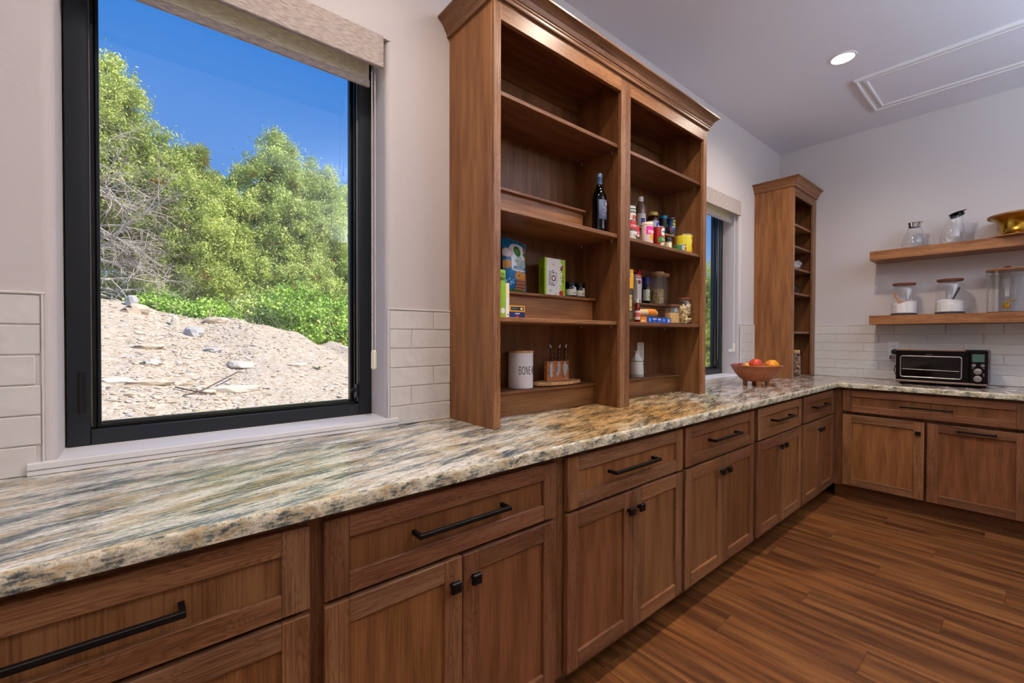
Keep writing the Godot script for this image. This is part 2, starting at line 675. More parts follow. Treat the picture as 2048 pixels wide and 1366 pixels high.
func room() -> void:
	var wl := MB.new()
	wl.bx(Vector3(-1.7, -0.1, -0.226), Vector3(BACK + 0.2, SILL, 0), 0, 0)
	wl.bx(Vector3(-1.7, HEAD, -0.226), Vector3(BACK + 0.2, CEIL + 0.05, 0), 0, 0)
	wl.xf = Transform3D(Basis(Vector3(1, 0, 0), Vector3(0, 0, -1), Vector3(0, 1, 0)), Vector3.ZERO)
	var r := 0.024
	for seg in [[-1.7, W1[0], false, true], [W1[1], W2[0], true, true], [W2[1], BACK + 0.2, true, false]]:
		var pg := PackedVector2Array()
		pg.append(Vector2(seg[1], 0.226))
		pg.append(Vector2(seg[0], 0.226))
		if seg[2]:
			for k in 9:
				var a := PI / 2 * k / 8.0
				pg.append(Vector2(seg[0] + r - cos(a) * r, r - sin(a) * r))
		else:
			pg.append(Vector2(seg[0], 0))
		if seg[3]:
			for k in 9:
				var a := PI / 2 * k / 8.0
				pg.append(Vector2(seg[1] - r + sin(a) * r, r - cos(a) * r))
		else:
			pg.append(Vector2(seg[1], 0))
		wl.prism(pg, SILL, HEAD)
	var wall_left := struct("wall_left", wl.mesh(M.wall), "pale greige plaster wall with the two windows and the tall open bookcase")
	var wb := MB.new()
	wb.bx(Vector3(BACK, -0.1, -0.26), Vector3(BACK + 0.2, CEIL + 0.05, 3.3), 0, 1)
	var wall_back := struct("wall_back", wb.mesh(M.wall), "far greige plaster wall with two floating shelves and white tiles")
	var w3 := MB.new()
	w3.bx(Vector3(-1.7, -0.1, 3.1), Vector3(BACK + 0.2, CEIL + 0.05, 3.3), 0, 0)
	struct("wall_right", w3.mesh(M.wall), "plain plaster wall opposite the windows")
	var w4 := MB.new()
	w4.bx(Vector3(-1.7, -0.1, -0.26), Vector3(-1.5, CEIL + 0.05, 3.3), 0, 1)
	struct("wall_front", w4.mesh(M.wall), "plain plaster end wall behind the camera")
	var cl := MB.new()
	cl.bx(Vector3(-1.75, CEIL, -0.3), Vector3(BACK + 0.25, CEIL + 0.25, 3.35), 0, 0)
	struct("ceiling", cl.mesh(M.ceiling), "white lightly textured ceiling")
	# floor planks run out from the window wall
	var fl := MB.new()
	fl.bx(Vector3(-1.6, -0.12, -0.05), Vector3(BACK + 0.1, -0.009, 3.2), 0, 2)
	var floor_ := struct("floor", fl.mesh(M.kick), "dark walnut-look plank floor")
	var shapes := {}
	var col := 0
	var x := -1.5
	while x < BACK:
		var w := minf(0.178, BACK - x)
		var z := -0.75 + fmod(col * 0.457, 1.2)
		while z < 3.1:
			var z0 := maxf(z, 0.45)
			var z1 := minf(z + 1.22, 3.1)
			if z1 - z0 > 0.03:
				var key := "%.3f %.3f %d" % [w, z1 - z0, (col * 7 + int(z * 10)) % 5]
				if not shapes.has(key):
					var b := MB.new()
					b.off = rnd_off()
					b.bx(Vector3(0.0004, -0.009, 0.0004), Vector3(w - 0.0004, 0, z1 - z0 - 0.0004), 0.0006, 2)
					shapes[key] = b.mesh()
				var pl := put("plank", shapes[key], floor_, Vector3(x, 0, z0))
				pl.material_override = M["plank%d" % (rng.randi() % 3)]
			z += 1.22
		x += 0.178
		col += 1
	# tiles: six courses of 3 by 12 inch, each course stepped by a third
	tiles(wall_left, Transform3D.IDENTITY, -0.75, -0.194, 0.0, true, true)
	tiles(wall_left, Transform3D.IDENTITY, 0.742, 1.02, 0.938, true, true)
	tiles(wall_left, Transform3D.IDENTITY, 3.934, 4.208, 4.03, true, true)
	tiles(wall_back, Transform3D(Basis(Vector3.UP, -PI / 2), Vector3(BACK, 0, 0)), 0.312, 2.45, 0.572, true, false)
	# window sills
	for k in 2:
		var wx: Array = [W1, W2][k]
		var s := MB.new()
		s.bx(Vector3(wx[0] - 0.052, SILL + 0.012, -0.001), Vector3(wx[1] + 0.04, SILL + 0.029, 0.022), 0.0015, 0)
		s.bx(Vector3(wx[0], SILL + 0.008, -0.16), Vector3(wx[1], SILL + 0.029, 0.0), 0, 0)
		s.bx(Vector3(wx[0] - 0.052, SILL - 0.002, -0.001), Vector3(wx[1] + 0.04, SILL + 0.0105, 0.020), 0.0015, 0)
		struct("trim_%d" % (k + 1), s.mesh(M.white), ["white window sill with a grooved nose under the near window", "white window sill with a grooved nose under the far window"][k])

func tiles(wall: Node3D, xf: Transform3D, x0: float, x1: float, joint: float, left_trim: bool, right_trim: bool) -> void:
	var p := TOP + 0.457
	var g := MB.new()
	g.xf = xf
	g.bx(Vector3(x0, TOP, 0.0), Vector3(x1, p, 0.005), 0, 0)
	put("grout", g.mesh(M.grout), wall)
	var made := {}
	for row in 6:
		var y1 := p - row * 0.0762
		var y0 := y1 - 0.0762
		var j := joint - (row % 3) * 0.1016
		while j > x0 + 0.01:
			j -= 0.3048
		while j < x1 - 0.01:
			var a := maxf(j, x0)
			var b := minf(j + 0.3048, x1)
			if b - a > 0.012:
				var key := "%.3f" % (b - a)
				if not made.has(key):
					var t := MB.new()
					t.bx(Vector3(0.0016, 0.0016, 0.002), Vector3(b - a - 0.0016, 0.0746, 0.0095), 0.0022, 0)
					made[key] = t.mesh(M.tile)
				var o := put("tile", made[key], wall)
				var tilt := Basis(Vector3.UP, rng.randf_range(-0.004, 0.004)) * Basis(Vector3.RIGHT, rng.randf_range(-0.008, 0.008))
				o.transform = xf * Transform3D(tilt, Vector3(a, y0, rng.randf_range(-0.0006, 0.0006)))
			j += 0.3048
	var e := MB.new()
	e.xf = xf
	e.bx(Vector3(x0 - 0.007, p, 0.0), Vector3(x1 + (0.007 if right_trim else 0.0), p + 0.007, 0.011), 0.002, 0)
	if left_trim:
		e.bx(Vector3(x0 - 0.007, TOP, 0.0), Vector3(x0, p, 0.011), 0.002, 1)
	if right_trim:
		e.bx(Vector3(x1, TOP, 0.0), Vector3(x1 + 0.004, p, 0.011), 0.001, 1)
	put("tile_edging", e.mesh(M.tile), wall)

func ceiling_lamps() -> void:
	var spots := [  # only the first is in view; the others are unseen, placed to light the room
		[3.448, 0.821, "lit round recessed ceiling light beside the framed ceiling hatch"],
		[1.75, 0.82, "unseen round recessed ceiling light in front of the tall two-bay bookcase, placed to light it"],
		[0.55, 0.82, "unseen round recessed ceiling light in front of the near window, placed to light that end"],
		[1.75, 2.35, "unseen round recessed ceiling light over the open floor, placed to light the tall bookcase from the front"],
		[-0.85, 2.35, "unseen round recessed ceiling light behind the camera, placed to light the left end of the room"]]
	var glow := mat(Color(1, 0.97, 0.92), 0.4)
	glow.emission_enabled = true
	glow.emission = Color(1.0, 0.95, 0.88)
	glow.emission_energy_multiplier = 3.0
	for s in spots:
		var t := thing("recessed_light", s[2], "ceiling light", Vector3(s[0], CEIL, s[1]), 0.0, "recessed ceiling lights")
		var ring := MB.new()
		ring.lathe([Vector2(0.060, 0.0), Vector2(0.0605, -0.002), Vector2(0.063, -0.005), Vector2(0.074, -0.004), Vector2(0.077, 0.0)].map(func(p): return Vector2(p.x, p.y)), 40)
		put("trim_ring", ring.mesh(M.white), t)
		var lens := MB.new()
		lens.lathe([Vector2(0, -0.0015), Vector2(0.061, -0.0015), Vector2(0.061, 0.0)], 40)
		put("light_lens", lens.mesh(glow), t)
		var l := SpotLight3D.new()
		l.name = "lamp"
		t.add_child(l)
		l.position = Vector3(0, -0.012, 0)
		l.rotation.x = -PI / 2
		l.spot_angle = 82.0
		l.spot_angle_attenuation = 1.0
		l.spot_range = 9.0
		l.spot_attenuation = 2.0
		l.light_size = 0.06
		l.light_color = WARM
		l.light_energy = 2.35 if s[1] < 1.0 else 1.4
		l.shadow_enabled = true
	# added fill: two trough lights on walls out of view wash the ceiling
	added_uplight("added fill light out of view, a long white trough on the wall opposite the far window", Vector3(2.75, 2.30, 2.98), PI, 0.95, Color(0.82, 0.91, 1.0), 8.0)
	added_uplight("added fill light out of view, a long white trough on the end wall behind the camera", Vector3(-1.38, 2.30, 1.75), PI / 2, 1.2, Color(0.93, 0.96, 1.0), 2.0)
	# ceiling hatch with its picture-frame moulding
	var h := thing("ceiling_hatch", "white panelled access hatch framed by moulding in the ceiling", "hatch", Vector3(3.80, CEIL, 0.80))
	var lx := 0.62
	var lz := 1.45
	box("hatch_panel", Vector3(0.05, -0.006, 0.05), Vector3(lx - 0.05, 0.0, lz - 0.05), M.ceiling, h)
	for k in 4:
		var b := MB.new()
		var prof := [Vector2(0, 0), Vector2(0, -0.012), Vector2(0.006, -0.018), Vector2(0.014, -0.018), Vector2(0.020, -0.011), Vector2(0.044, -0.010), Vector2(0.050, -0.016), Vector2(0.060, -0.016), Vector2(0.068, -0.006), Vector2(0.068, 0)]
		var len_: float = lx if k % 2 == 0 else lz
		b.xf = Transform3D(Basis(Vector3.UP, -PI / 2 * k), [Vector3(0, 0, 0), Vector3(lx, 0, 0), Vector3(lx, 0, lz), Vector3(0, 0, lz)][k])
		for q in prof.size() - 1:
			var a: Vector2 = prof[q]
			var c: Vector2 = prof[q + 1]
			b.poly([Vector3(a.x, a.y, a.x), Vector3(len_ - a.x, a.y, a.x), Vector3(len_ - c.x, c.y, c.x), Vector3(c.x, c.y, c.x)], Vector3(0, -(absf(c.x - a.x) + 1e-4), (1.0 if c.y > a.y else -1.0) * absf(c.y - a.y)))
		put("moulding", b.mesh(M.white), h)

func added_uplight(label: String, pos: Vector3, turn: float, half: float, c: Color, energy: float) -> void:  # added trough light, out of view, that brightens the room off the ceiling
	var u := thing("added_wall_uplight", label, "wall light", pos, turn, "added fill troughs")
	var tr := MB.new()
	tr.bx(Vector3(-half - 0.02, -0.07, -0.12), Vector3(half + 0.02, -0.055, 0.09), 0.003, 0)
	tr.bx(Vector3(-half - 0.02, -0.055, 0.078), Vector3(half + 0.02, 0.03, 0.09), 0.003, 0)
	tr.bx(Vector3(-half - 0.02, -0.055, -0.12), Vector3(half + 0.02, 0.03, -0.108), 0.003, 0)
	tr.bx(Vector3(-half - 0.02, -0.055, -0.108), Vector3(-half - 0.005, 0.03, 0.078), 0.003, 0)
	tr.bx(Vector3(half + 0.005, -0.055, -0.108), Vector3(half + 0.02, 0.03, 0.078), 0.003, 0)
	put("trough", tr.mesh(M.white), u)
	var glow := mat(c, 0.5)
	glow.emission_enabled = true
	glow.emission = c
	glow.emission_energy_multiplier = 2.0
	box("light_lens", Vector3(-half, -0.05, -0.10), Vector3(half, 0.0, 0.07), glow, u)
	var al := AreaLight3D.new()
	al.name = "lamp"
	u.add_child(al)
	al.position = Vector3(0, 0.012, -0.015)
	al.rotation.x = PI / 2
	al.area_size = Vector2(2 * half, 0.16)
	al.area_normalize_energy = true
	al.area_range = 9.0
	al.light_color = c
	al.light_energy = energy
	al.shadow_enabled = true

# ---------------------------------------------------------------- windows and shades
func ring_mesh(x0: float, x1: float, y0: float, y1: float, w: float, z0: float, z1: float, m: Material, bev := 0.002) -> ArrayMesh:
	var b := MB.new()
	b.bx(Vector3(x0, y0, z0), Vector3(x0 + w, y1, z1), bev, 1)
	b.bx(Vector3(x1 - w, y0, z0), Vector3(x1, y1, z1), bev, 1)
	b.bx(Vector3(x0 + w, y0, z0), Vector3(x1 - w, y0 + w, z1), bev, 0)
	b.bx(Vector3(x0 + w, y1 - w, z0), Vector3(x1 - w, y1, z1), bev, 0)
	return b.mesh(m)

func windows() -> void:
	var linen := noise_tex(0.05, 31, Color(0.55, 0.49, 0.455), Color(0.75, 0.705, 0.665), 512, 4)
	(linen.noise as FastNoiseLite).frequency = 0.06
	var cloth := tex_mat(linen, 0.9, Vector3(14.0, 0.8, 1), Color(1.08, 1.08, 1.08))
	var pale := noise_tex(0.06, 31, Color(0.80, 0.75, 0.66), Color(0.97, 0.95, 0.89), 512, 4)
	var sheer := tex_mat(pale, 0.9, Vector3(14.0, 0.8, 1))
	sheer.backlight_enabled = true
	sheer.backlight = Color(1.0, 0.96, 0.85)
	var fit := mat(Color(0.055, 0.06, 0.068), 0.35)
	for k in 2:
		var x0: float = [W1, W2][k][0]
		var x1: float = [W1, W2][k][1]
		var w := Node3D.new()
		w.name = "window_%d" % (k + 1)
		add_child(w)
		w.set_meta("kind", "structure")
		w.set_meta("label", ["near black-framed casement window looking out on a dirt bank", "far black-framed casement window beside the corner bookcase"][k])
		put("window_frame", ring_mesh(x0 + 0.004, x1 - 0.003, SILL + 0.024, HEAD, 0.050, -0.222, -0.145, M.black), w)
		put("sash", ring_mesh(x0 + 0.053, x1 - 0.052, SILL + 0.073, HEAD - 0.04, 0.012, -0.222, -0.170, M.sash), w)
		put("glazing_bead", ring_mesh(x0 + 0.064, x1 - 0.063, SILL + 0.078, HEAD - 0.05, 0.010, -0.2215, -0.195, M.black, 0.003), w)
		var st := MB.new()
		st.bx(Vector3(x1 - 0.058, SILL + 0.08, -0.166), Vector3(x1 - 0.0525, HEAD - 0.05, -0.160), 0.001)
		st.bx(Vector3(x0 + 0.054, SILL + 0.08, -0.166), Vector3(x0 + 0.0565, HEAD - 0.05, -0.160), 0.001)
		put("weather_strip", st.mesh(mat(Color(0.55, 0.54, 0.50), 0.4, 0.6)), w)
		box("pane", Vector3(x0 + 0.070, SILL + 0.082, -0.212), Vector3(x1 - 0.069, HEAD - 0.05, -0.208), M.pane, w)
		# folding lever on the hinge-side frame, and the small lock opposite
		var lv := MB.new()
		var lp := PackedVector2Array([Vector2(0.0, 0.0), Vector2(0.0105, 0.0), Vector2(0.0105, 0.026), Vector2(0.006, 0.034), Vector2(0.0065, 0.112), Vector2(0.0, 0.112)])
		lv.xf = Transform3D(Basis.IDENTITY, Vector3(x0 + 0.031, SILL + 0.128, -0.145))
		lv.prism(lp, 0.0, 0.012, 0.0015)
		lv.bx(Vector3(-0.003, -0.004, 0), Vector3(0.013, 0.118, 0.002), 0.001)
		put("handle", lv.mesh(fit), w)
		var lk := MB.new()
		lk.bx(Vector3(x1 - 0.064, SILL + 0.10, -0.168), Vector3(x1 - 0.054, SILL + 0.155, -0.150), 0.002)
		lk.bx(Vector3(x1 - 0.084, SILL + 0.122, -0.166), Vector3(x1 - 0.060, SILL + 0.138, -0.154), 0.003)
		put("lock", lk.mesh(fit), w)
		# roller shade
		var s := thing("roller_shade", ["raised linen roller shade with bead chain in the near window", "raised linen roller shade with bead chain in the far window"][k], "window shade", Vector3(x0, 0, 0), 0.0, "linen roller shades")
		var wd := x1 - x0
		var va := MB.new()
		va.bx(Vector3(0.004, 2.296, -0.006), Vector3(wd - 0.016, HEAD + 0.001, 0.012), 0.003, 0)
		va.bx(Vector3(0.004, HEAD - 0.02, -0.10), Vector3(wd - 0.016, HEAD - 0.001, -0.006), 0, 0)
		put("valance", va.mesh(cloth), s)
		var sc := MB.new()
		sc.poly([Vector3(0.018, 2.262, -0.061), Vector3(wd - 0.046, 2.262, -0.061), Vector3(wd - 0.046, HEAD - 0.035, -0.061), Vector3(0.018, HEAD - 0.035, -0.061)], Vector3(0, 0, 1), [Vector2(0, 0), Vector2(0, wd), Vector2(0.12, wd), Vector2(0.12, 0)])
		put("shade_cloth", sc.mesh(sheer), s)
		box("hem_bar", Vector3(0.016, 2.242, -0.067), Vector3(wd - 0.044, 2.270, -0.055), cloth, s, 0.003, 0)
		var roll := MB.new()
		roll.tube([Vector3(0.016, 2.375, -0.062), Vector3(wd - 0.044, 2.375, -0.062)], 0.022, 16)
		put("roller", roll.mesh(sheer), s)
		var clutch := MB.new()
		clutch.tube([Vector3(wd - 0.044, 2.360, -0.035), Vector3(wd - 0.022, 2.360, -0.035)], 0.022, 18)
		put("clutch", clutch.mesh(M.white), s)
		# bead chain: two strands down to a weight
		var bead := MB.new()
		bead.ellipsoid(Vector3.ZERO, Vector3.ONE * 0.0022, 5, 6)
		var mm := MultiMesh.new()
		mm.transform_format = MultiMesh.TRANSFORM_3D
		mm.mesh = bead.mesh(M.paper)
		var per := 240
		mm.instance_count = per * 2
		for q in per * 2:
			var side := q / per
			mm.set_instance_transform(q, Transform3D(Basis.IDENTITY, Vector3(wd - 0.047 + side * 0.014 - (0.0 if side == 0 else 0.0), 1.21 + (q % per) * 0.0045 + side * 0.002, -0.03 - side * 0.003)))
		var mi := MultiMeshInstance3D.new()
		mi.name = "bead_chain"
		mi.multimesh = mm
		mi.set_meta("kind", "stuff")
		s.add_child(mi)
		var cord := MB.new()
		for q in 2:
			cord.tube([Vector3(wd - 0.047 + q * 0.014, 1.20, -0.03 - q * 0.003), Vector3(wd - 0.047 + q * 0.014, 2.36, -0.03 - q * 0.003)], 0.0006, 5)
		put("chain_cord", cord.mesh(M.paper), s)
		var wt := MB.new()
		wt.bx(Vector3(wd - 0.050, 1.137, -0.040), Vector3(wd - 0.030, 1.213, -0.022), 0.006)
		put("chain_weight", wt.mesh(M.cream), s)
		if k == 1:
			box("wall_bracket", Vector3(wd - 0.052, 1.137, -0.07), Vector3(wd - 0.034, 1.165, -0.04), M.paper, s, 0.002)

# ---------------------------------------------------------------- cabinets
func shaker(parent: Node, called: String, x0: float, x1: float, y0: float, y1: float, rail: float, k: int, label := "") -> MeshInstance3D:
	var z0 := FACE - 0.020
	var st := 0.056
	var am := ArrayMesh.new()
	for part in 2:
		var b := MB.new()
		for s in 2:
			b.off = rnd_off()
			if part == 0:
				b.bx(Vector3(x0 if s == 0 else x1 - st, y0, z0), Vector3(x0 + st if s == 0 else x1, y1, FACE), 0.0016, 1)
			else:
				b.bx(Vector3(x0 + st, y0 if s == 0 else y1 - rail, z0), Vector3(x1 - st, y0 + rail if s == 0 else y1, FACE), 0.0016, 0)
		b.add_to(am, M["wood%d" % ((k + part * 2) % 4)])
	var o := put(called, am, parent)
	# the panel sits back in its groove behind a small sloping sticking
	var p := MB.new()
	p.off = rnd_off()
	p.bx(Vector3(x0 + st - 0.006, y0 + rail - 0.006, z0 + 0.004), Vector3(x1 - st + 0.006, y1 - rail + 0.006, z0 + 0.010), 0.0, 1)
	put("panel", p.mesh(M["panel%d" % (k % 4)]), o)
	return o

func bar_pull(parent: Node, x: float, y: float, len_: float) -> void:
	var b := MB.new()
	b.bx(Vector3(x - len_ / 2, y - 0.006, FACE + 0.023), Vector3(x + len_ / 2, y + 0.006, FACE + 0.034), 0.0012, 0)
	for s in [-1, 1]:
		b.bx(Vector3(x + s * (len_ / 2 - 0.0052) - 0.0052, y - 0.006, FACE - 0.012), Vector3(x + s * (len_ / 2 - 0.0052) + 0.0052, y + 0.006, FACE + 0.026), 0.001, 2)
	put("handle", b.mesh(M.pull), parent)

func knob(parent: Node, x: float, y: float) -> void:
	var b := MB.new()
	b.tube([Vector3(x, y, FACE - 0.002), Vector3(x, y, FACE + 0.016)], [0.0075, 0.0065], 12)
	b.bx(Vector3(x - 0.0155, y - 0.0155, FACE + 0.014), Vector3(x + 0.0155, y + 0.0155, FACE + 0.026), 0.003, 0)
	put("knob", b.mesh(M.pull), parent)

func base_cabinet(x0: float, x1: float, f0: float, f1: float, label: String, holder: Node3D = null) -> Node3D:
	# x0..x1: the case; f0..f1: the fronts
	var c := thing("base_cabinet", label, "base cabinet", Vector3.ZERO, 0.0, "base cabinets along the window wall")
	var b := MB.new()
	b.off = rnd_off()
	b.bx(Vector3(x0, 0.105, 0.02), Vector3(x1, 0.878, FACE - 0.042), 0, 1)
	b.bx(Vector3(x0, 0.105, FACE - 0.042), Vector3(f0 + 0.02, 0.878, FACE - 0.0205), 0.0006, 1)
	b.off = rnd_off()
	b.bx(Vector3(f1 - 0.02, 0.105, FACE - 0.042), Vector3(x1, 0.878, FACE - 0.0205), 0.0006, 1)
	b.off = rnd_off()
	b.bx(Vector3(f0 + 0.02, 0.84, FACE - 0.042), Vector3(f1 - 0.02, 0.878, FACE - 0.0205), 0.0006, 0)
	put("body", b.mesh(M.frame), c)
	box("toe_kick", Vector3(x0, 0.0, 0.10), Vector3(x1, 0.106, FACE - 0.095), M.kick, c, 0, 0)
	return c

func cabinets() -> void:
	var cases := [
		[-0.49, 0.294, -0.46, 0.279, "nearest walnut-stained base cabinet, its drawer cut off by the left of the photo"],
		[0.294, 1.075, 0.309, 1.047, "walnut-stained base cabinet under the right half of the near window"],
		[1.075, 1.8725, 1.103, 1.859, "walnut-stained base cabinet under the left bay of the tall bookcase"],
		[1.8725, 2.67, 1.886, 2.642, "walnut-stained base cabinet under the right bay of the tall bookcase"],
		[2.67, 3.447, 2.698, 3.427, "walnut-stained base cabinet left of the one in the corner"],
		[3.447, 4.212, 3.467, 4.168, "walnut-stained base cabinet in the corner, last of the window run"]]
	for k in cases.size():
		var s: Array = cases[k]
		var c := base_cabinet(s[0], s[1], s[2], s[3], s[4])
		var mid: float = (s[2] + s[3]) / 2
		var d := shaker(c, "drawer", s[2], s[3], 0.672, 0.853, 0.050, k)
		bar_pull(d, mid, 0.765, 0.30)
		for side in 2:
			var e := shaker(c, "door", s[2] if side == 0 else mid + 0.0015, mid - 0.0015 if side == 0 else s[3], 0.114, 0.660, 0.056, k + side + 1)
			knob(e, mid + (-0.034 if side == 0 else 0.034), 0.592)
	# the run under the far wall: local x goes out along world z, local z faces back along the room
	var wide := Vector3(BACK, 0, 0)
	var r := base_cabinet(0.598, 1.65, 0.669, 1.62, "walnut-stained base cabinet under the toaster oven, one wide drawer over a door and a pull-out")
	r.position = wide
	r.rotation.y = -PI / 2
	r.set_meta("group", "base cabinets under the far wall")
	var d := shaker(r, "drawer", 0.669, 1.62, 0.692, 0.857, 0.048, 1)
	bar_pull(d, 1.145, 0.768, 0.27)
	knob(shaker(r, "door", 0.669, 1.139, 0.120, 0.668, 0.056, 2), 1.108, 0.592)
	bar_pull(shaker(r, "pull_out", 1.154, 1.62, 0.120, 0.668, 0.056, 3), 1.392, 0.638, 0.18)
	var r2 := base_cabinet(1.65, 2.46, 1.68, 2.43, "walnut-stained base cabinet at the far right, beyond the toaster oven")
	r2.position = wide
	r2.rotation.y = -PI / 2
	r2.set_meta("group", "base cabinets under the far wall")
	bar_pull(shaker(r2, "drawer", 1.68, 2.43, 0.692, 0.857, 0.048, 2), 2.055, 0.768, 0.27)
	knob(shaker(r2, "door", 1.68, 2.0535, 0.120, 0.668, 0.056, 0), 2.02, 0.592)
	knob(shaker(r2, "door", 2.0565, 2.43, 0.120, 0.668, 0.056, 1), 2.09, 0.592)

func worktop() -> void:
	var am := ArrayMesh.new()
	var ex := 0.645            # how far the slab comes out
	var outline := [Vector2(-0.85, 0.011), Vector2(BACK - 0.011, 0.011), Vector2(BACK - 0.011, 2.46), Vector2(BACK - ex, 2.46), Vector2(BACK - ex, ex), Vector2(-0.85, ex)]
	var ins := 0.004
	var top := PackedVector2Array([Vector2(-0.85, 0.0), Vector2(BACK, 0.0), Vector2(BACK, 2.46), Vector2(BACK - ex + ins, 2.46), Vector2(BACK - ex + ins, ex - ins), Vector2(-0.85, ex - ins)])
	var v := PackedVector3Array()
	var n := PackedVector3Array()
	var t := PackedVector2Array()
	var t2 := PackedVector2Array()
	var idx := PackedInt32Array()
	var tr := Geometry2D.triangulate_polygon(top)
	var ang := deg_to_rad(13.0)
	for s in 2:
		var y := TOP if s == 0 else TOP - 0.034
		for k in tr.size():
			var p := top[tr[k]]
			v.append(Vector3(p.x, y, p.y))
			n.append(Vector3(0, 1 - 2 * s, 0))
			t.append(Vector2(p.x * cos(ang) - p.y * sin(ang), p.x * sin(ang) + p.y * cos(ang)))
			t2.append(Vector2((p.x + 0.9) / 5.8, p.y / 2.6))
		for k in range(0, tr.size(), 3):
			var o := v.size() - tr.size() + k
			var c := (v[o + 1] - v[o]).cross(v[o + 2] - v[o])
			var up := c.y > 0
			if up == (s == 0):
				idx.append_array(PackedInt32Array([o, o + 2, o + 1]))
			else:
				idx.append_array(PackedInt32Array([o, o + 1, o + 2]))
	var arr := []
	arr.resize(Mesh.ARRAY_MAX)
	arr[Mesh.ARRAY_VERTEX] = v
	arr[Mesh.ARRAY_NORMAL] = n
	arr[Mesh.ARRAY_TEX_UV] = t
	arr[Mesh.ARRAY_TEX_UV2] = t2
	arr[Mesh.ARRAY_INDEX] = idx
	am.add_surface_from_arrays(Mesh.PRIMITIVE_TRIANGLES, arr)
	am.surface_set_material(0, M.granite)
	# the broken, chiselled front edge
	var e := MB.new()
	var nz := noise(26.0, 4, 4)
	var ys := [TOP, TOP - 0.0035, TOP - 0.010, TOP - 0.018, TOP - 0.026, TOP - 0.033, TOP - 0.036]
	var runs := [[Vector2(-0.85, ex), Vector2(BACK - ex, ex), Vector2(0, 1)], [Vector2(BACK - ex, ex), Vector2(BACK - ex, 2.46), Vector2(-1, 0)]]
	for q in runs:
		var a: Vector2 = q[0]
		var b: Vector2 = q[1]
		var o: Vector2 = q[2]
		var steps := int(a.distance_to(b) / 0.006)
		var m := ys.size()
		var grid := []
		for k in steps + 1:
			var p := a.lerp(b, float(k) / steps)
			var colm := []
			for j in m:
				var d := -ins if j == 0 else nz.get_noise_3d(p.x, ys[j] * 1.3, p.y) * (0.0034 if j < m - 1 else 0.0015) - (0.0012 if j == 1 else 0.0)
				if k == 0 and q == runs[1] or k == steps and q == runs[0]:
					d = -ins if j == 0 else 0.0
					colm.append(Vector3(BACK - ex - d, ys[j], ex + d))
				else:
					colm.append(Vector3(p.x + o.x * d, ys[j], p.y + o.y * d))
			grid.append(colm)
		var nrm := []
		for k in steps + 1:
			var line := []
			for j in m:
				var du: Vector3 = grid[mini(k + 1, steps)][j] - grid[maxi(k - 1, 0)][j]
				var dv: Vector3 = grid[k][maxi(j - 1, 0)] - grid[k][mini(j + 1, m - 1)]
				var w := du.cross(dv).normalized()
				line.append(w if w.dot(Vector3(o.x, 0.2, o.y)) > 0 else -w)
			nrm.append(line)
		for k in steps:
			for j in m - 1:
				var u := k * 0.006
				var pts := []
				var ns := []
				var uv := []
				for c in [[0, 0], [1, 0], [1, 1], [0, 1]]:
					pts.append(grid[k + c[0]][j + c[1]])
					ns.append(nrm[k + c[0]][j + c[1]])
					uv.append(Vector2((u + c[0] * 0.006) * 3.0, ys[j + c[1]] * 1.2))
				e.poly(pts, Vector3(o.x, 0.3 if j == 0 else 0.0, o.y), uv, ns)
	e.add_to(am, M.granite_edge)
	var w := put("worktop", am)
	tag(w, "continuous granite worktop with cream, gold and blue-grey streaks and a chiselled edge", "worktop")

# ---------------------------------------------------------------- open shelving
func crown(b: MB, x0: float, x1: float, zf: float, y: float, right_return: bool) -> void:
	var pr := [Vector2(0.0, 0.0), Vector2(0.010, 0.0), Vector2(0.012, 0.004), Vector2(0.012, 0.012), Vector2(0.016, 0.018), Vector2(0.016, 0.022), Vector2(0.020, 0.025), Vector2(0.023, 0.031), Vector2(0.028, 0.042), Vector2(0.036, 0.052), Vector2(0.045, 0.059), Vector2(0.052, 0.063), Vector2(0.056, 0.066), Vector2(0.056, 0.074), Vector2(0.0, 0.076)]
	for k in pr.size() - 1:
		var p: Vector2 = pr[k]
		var q: Vector2 = pr[k + 1]
		var hy := -(q.x - p.x)
		var ho := maxf(q.y - p.y, 1e-5)
		var v0 := k * 0.012
		b.poly([Vector3(x0 - p.x, y + p.y, 0), Vector3(x0 - p.x, y + p.y, zf + p.x), Vector3(x0 - q.x, y + q.y, zf + q.x), Vector3(x0 - q.x, y + q.y, 0)], Vector3(-ho, hy, 0), [Vector2(v0, 0), Vector2(v0, zf), Vector2(v0 + 0.012, zf), Vector2(v0 + 0.012, 0)])
		var e := 1.0 if right_return else 0.0
		b.poly([Vector3(x0 - p.x, y + p.y, zf + p.x), Vector3(x1 + p.x * e, y + p.y, zf + p.x), Vector3(x1 + q.x * e, y + q.y, zf + q.x), Vector3(x0 - q.x, y + q.y, zf + q.x)], Vector3(0, hy, ho), [Vector2(v0, x0), Vector2(v0, x1), Vector2(v0 + 0.012, x1), Vector2(v0 + 0.012, x0)])
		if right_return:
			b.poly([Vector3(x1 + p.x, y + p.y, 0), Vector3(x1 + p.x, y + p.y, zf + p.x), Vector3(x1 + q.x, y + q.y, zf + q.x), Vector3(x1 + q.x, y + q.y, 0)], Vector3(ho, hy, 0), [Vector2(v0, 0), Vector2(v0, zf), Vector2(v0 + 0.012, zf), Vector2(v0 + 0.012, 0)])

const SH := [1.344, 1.776, 2.219]    # tops of the adjustable shelves
const STEP_Z := 0.155

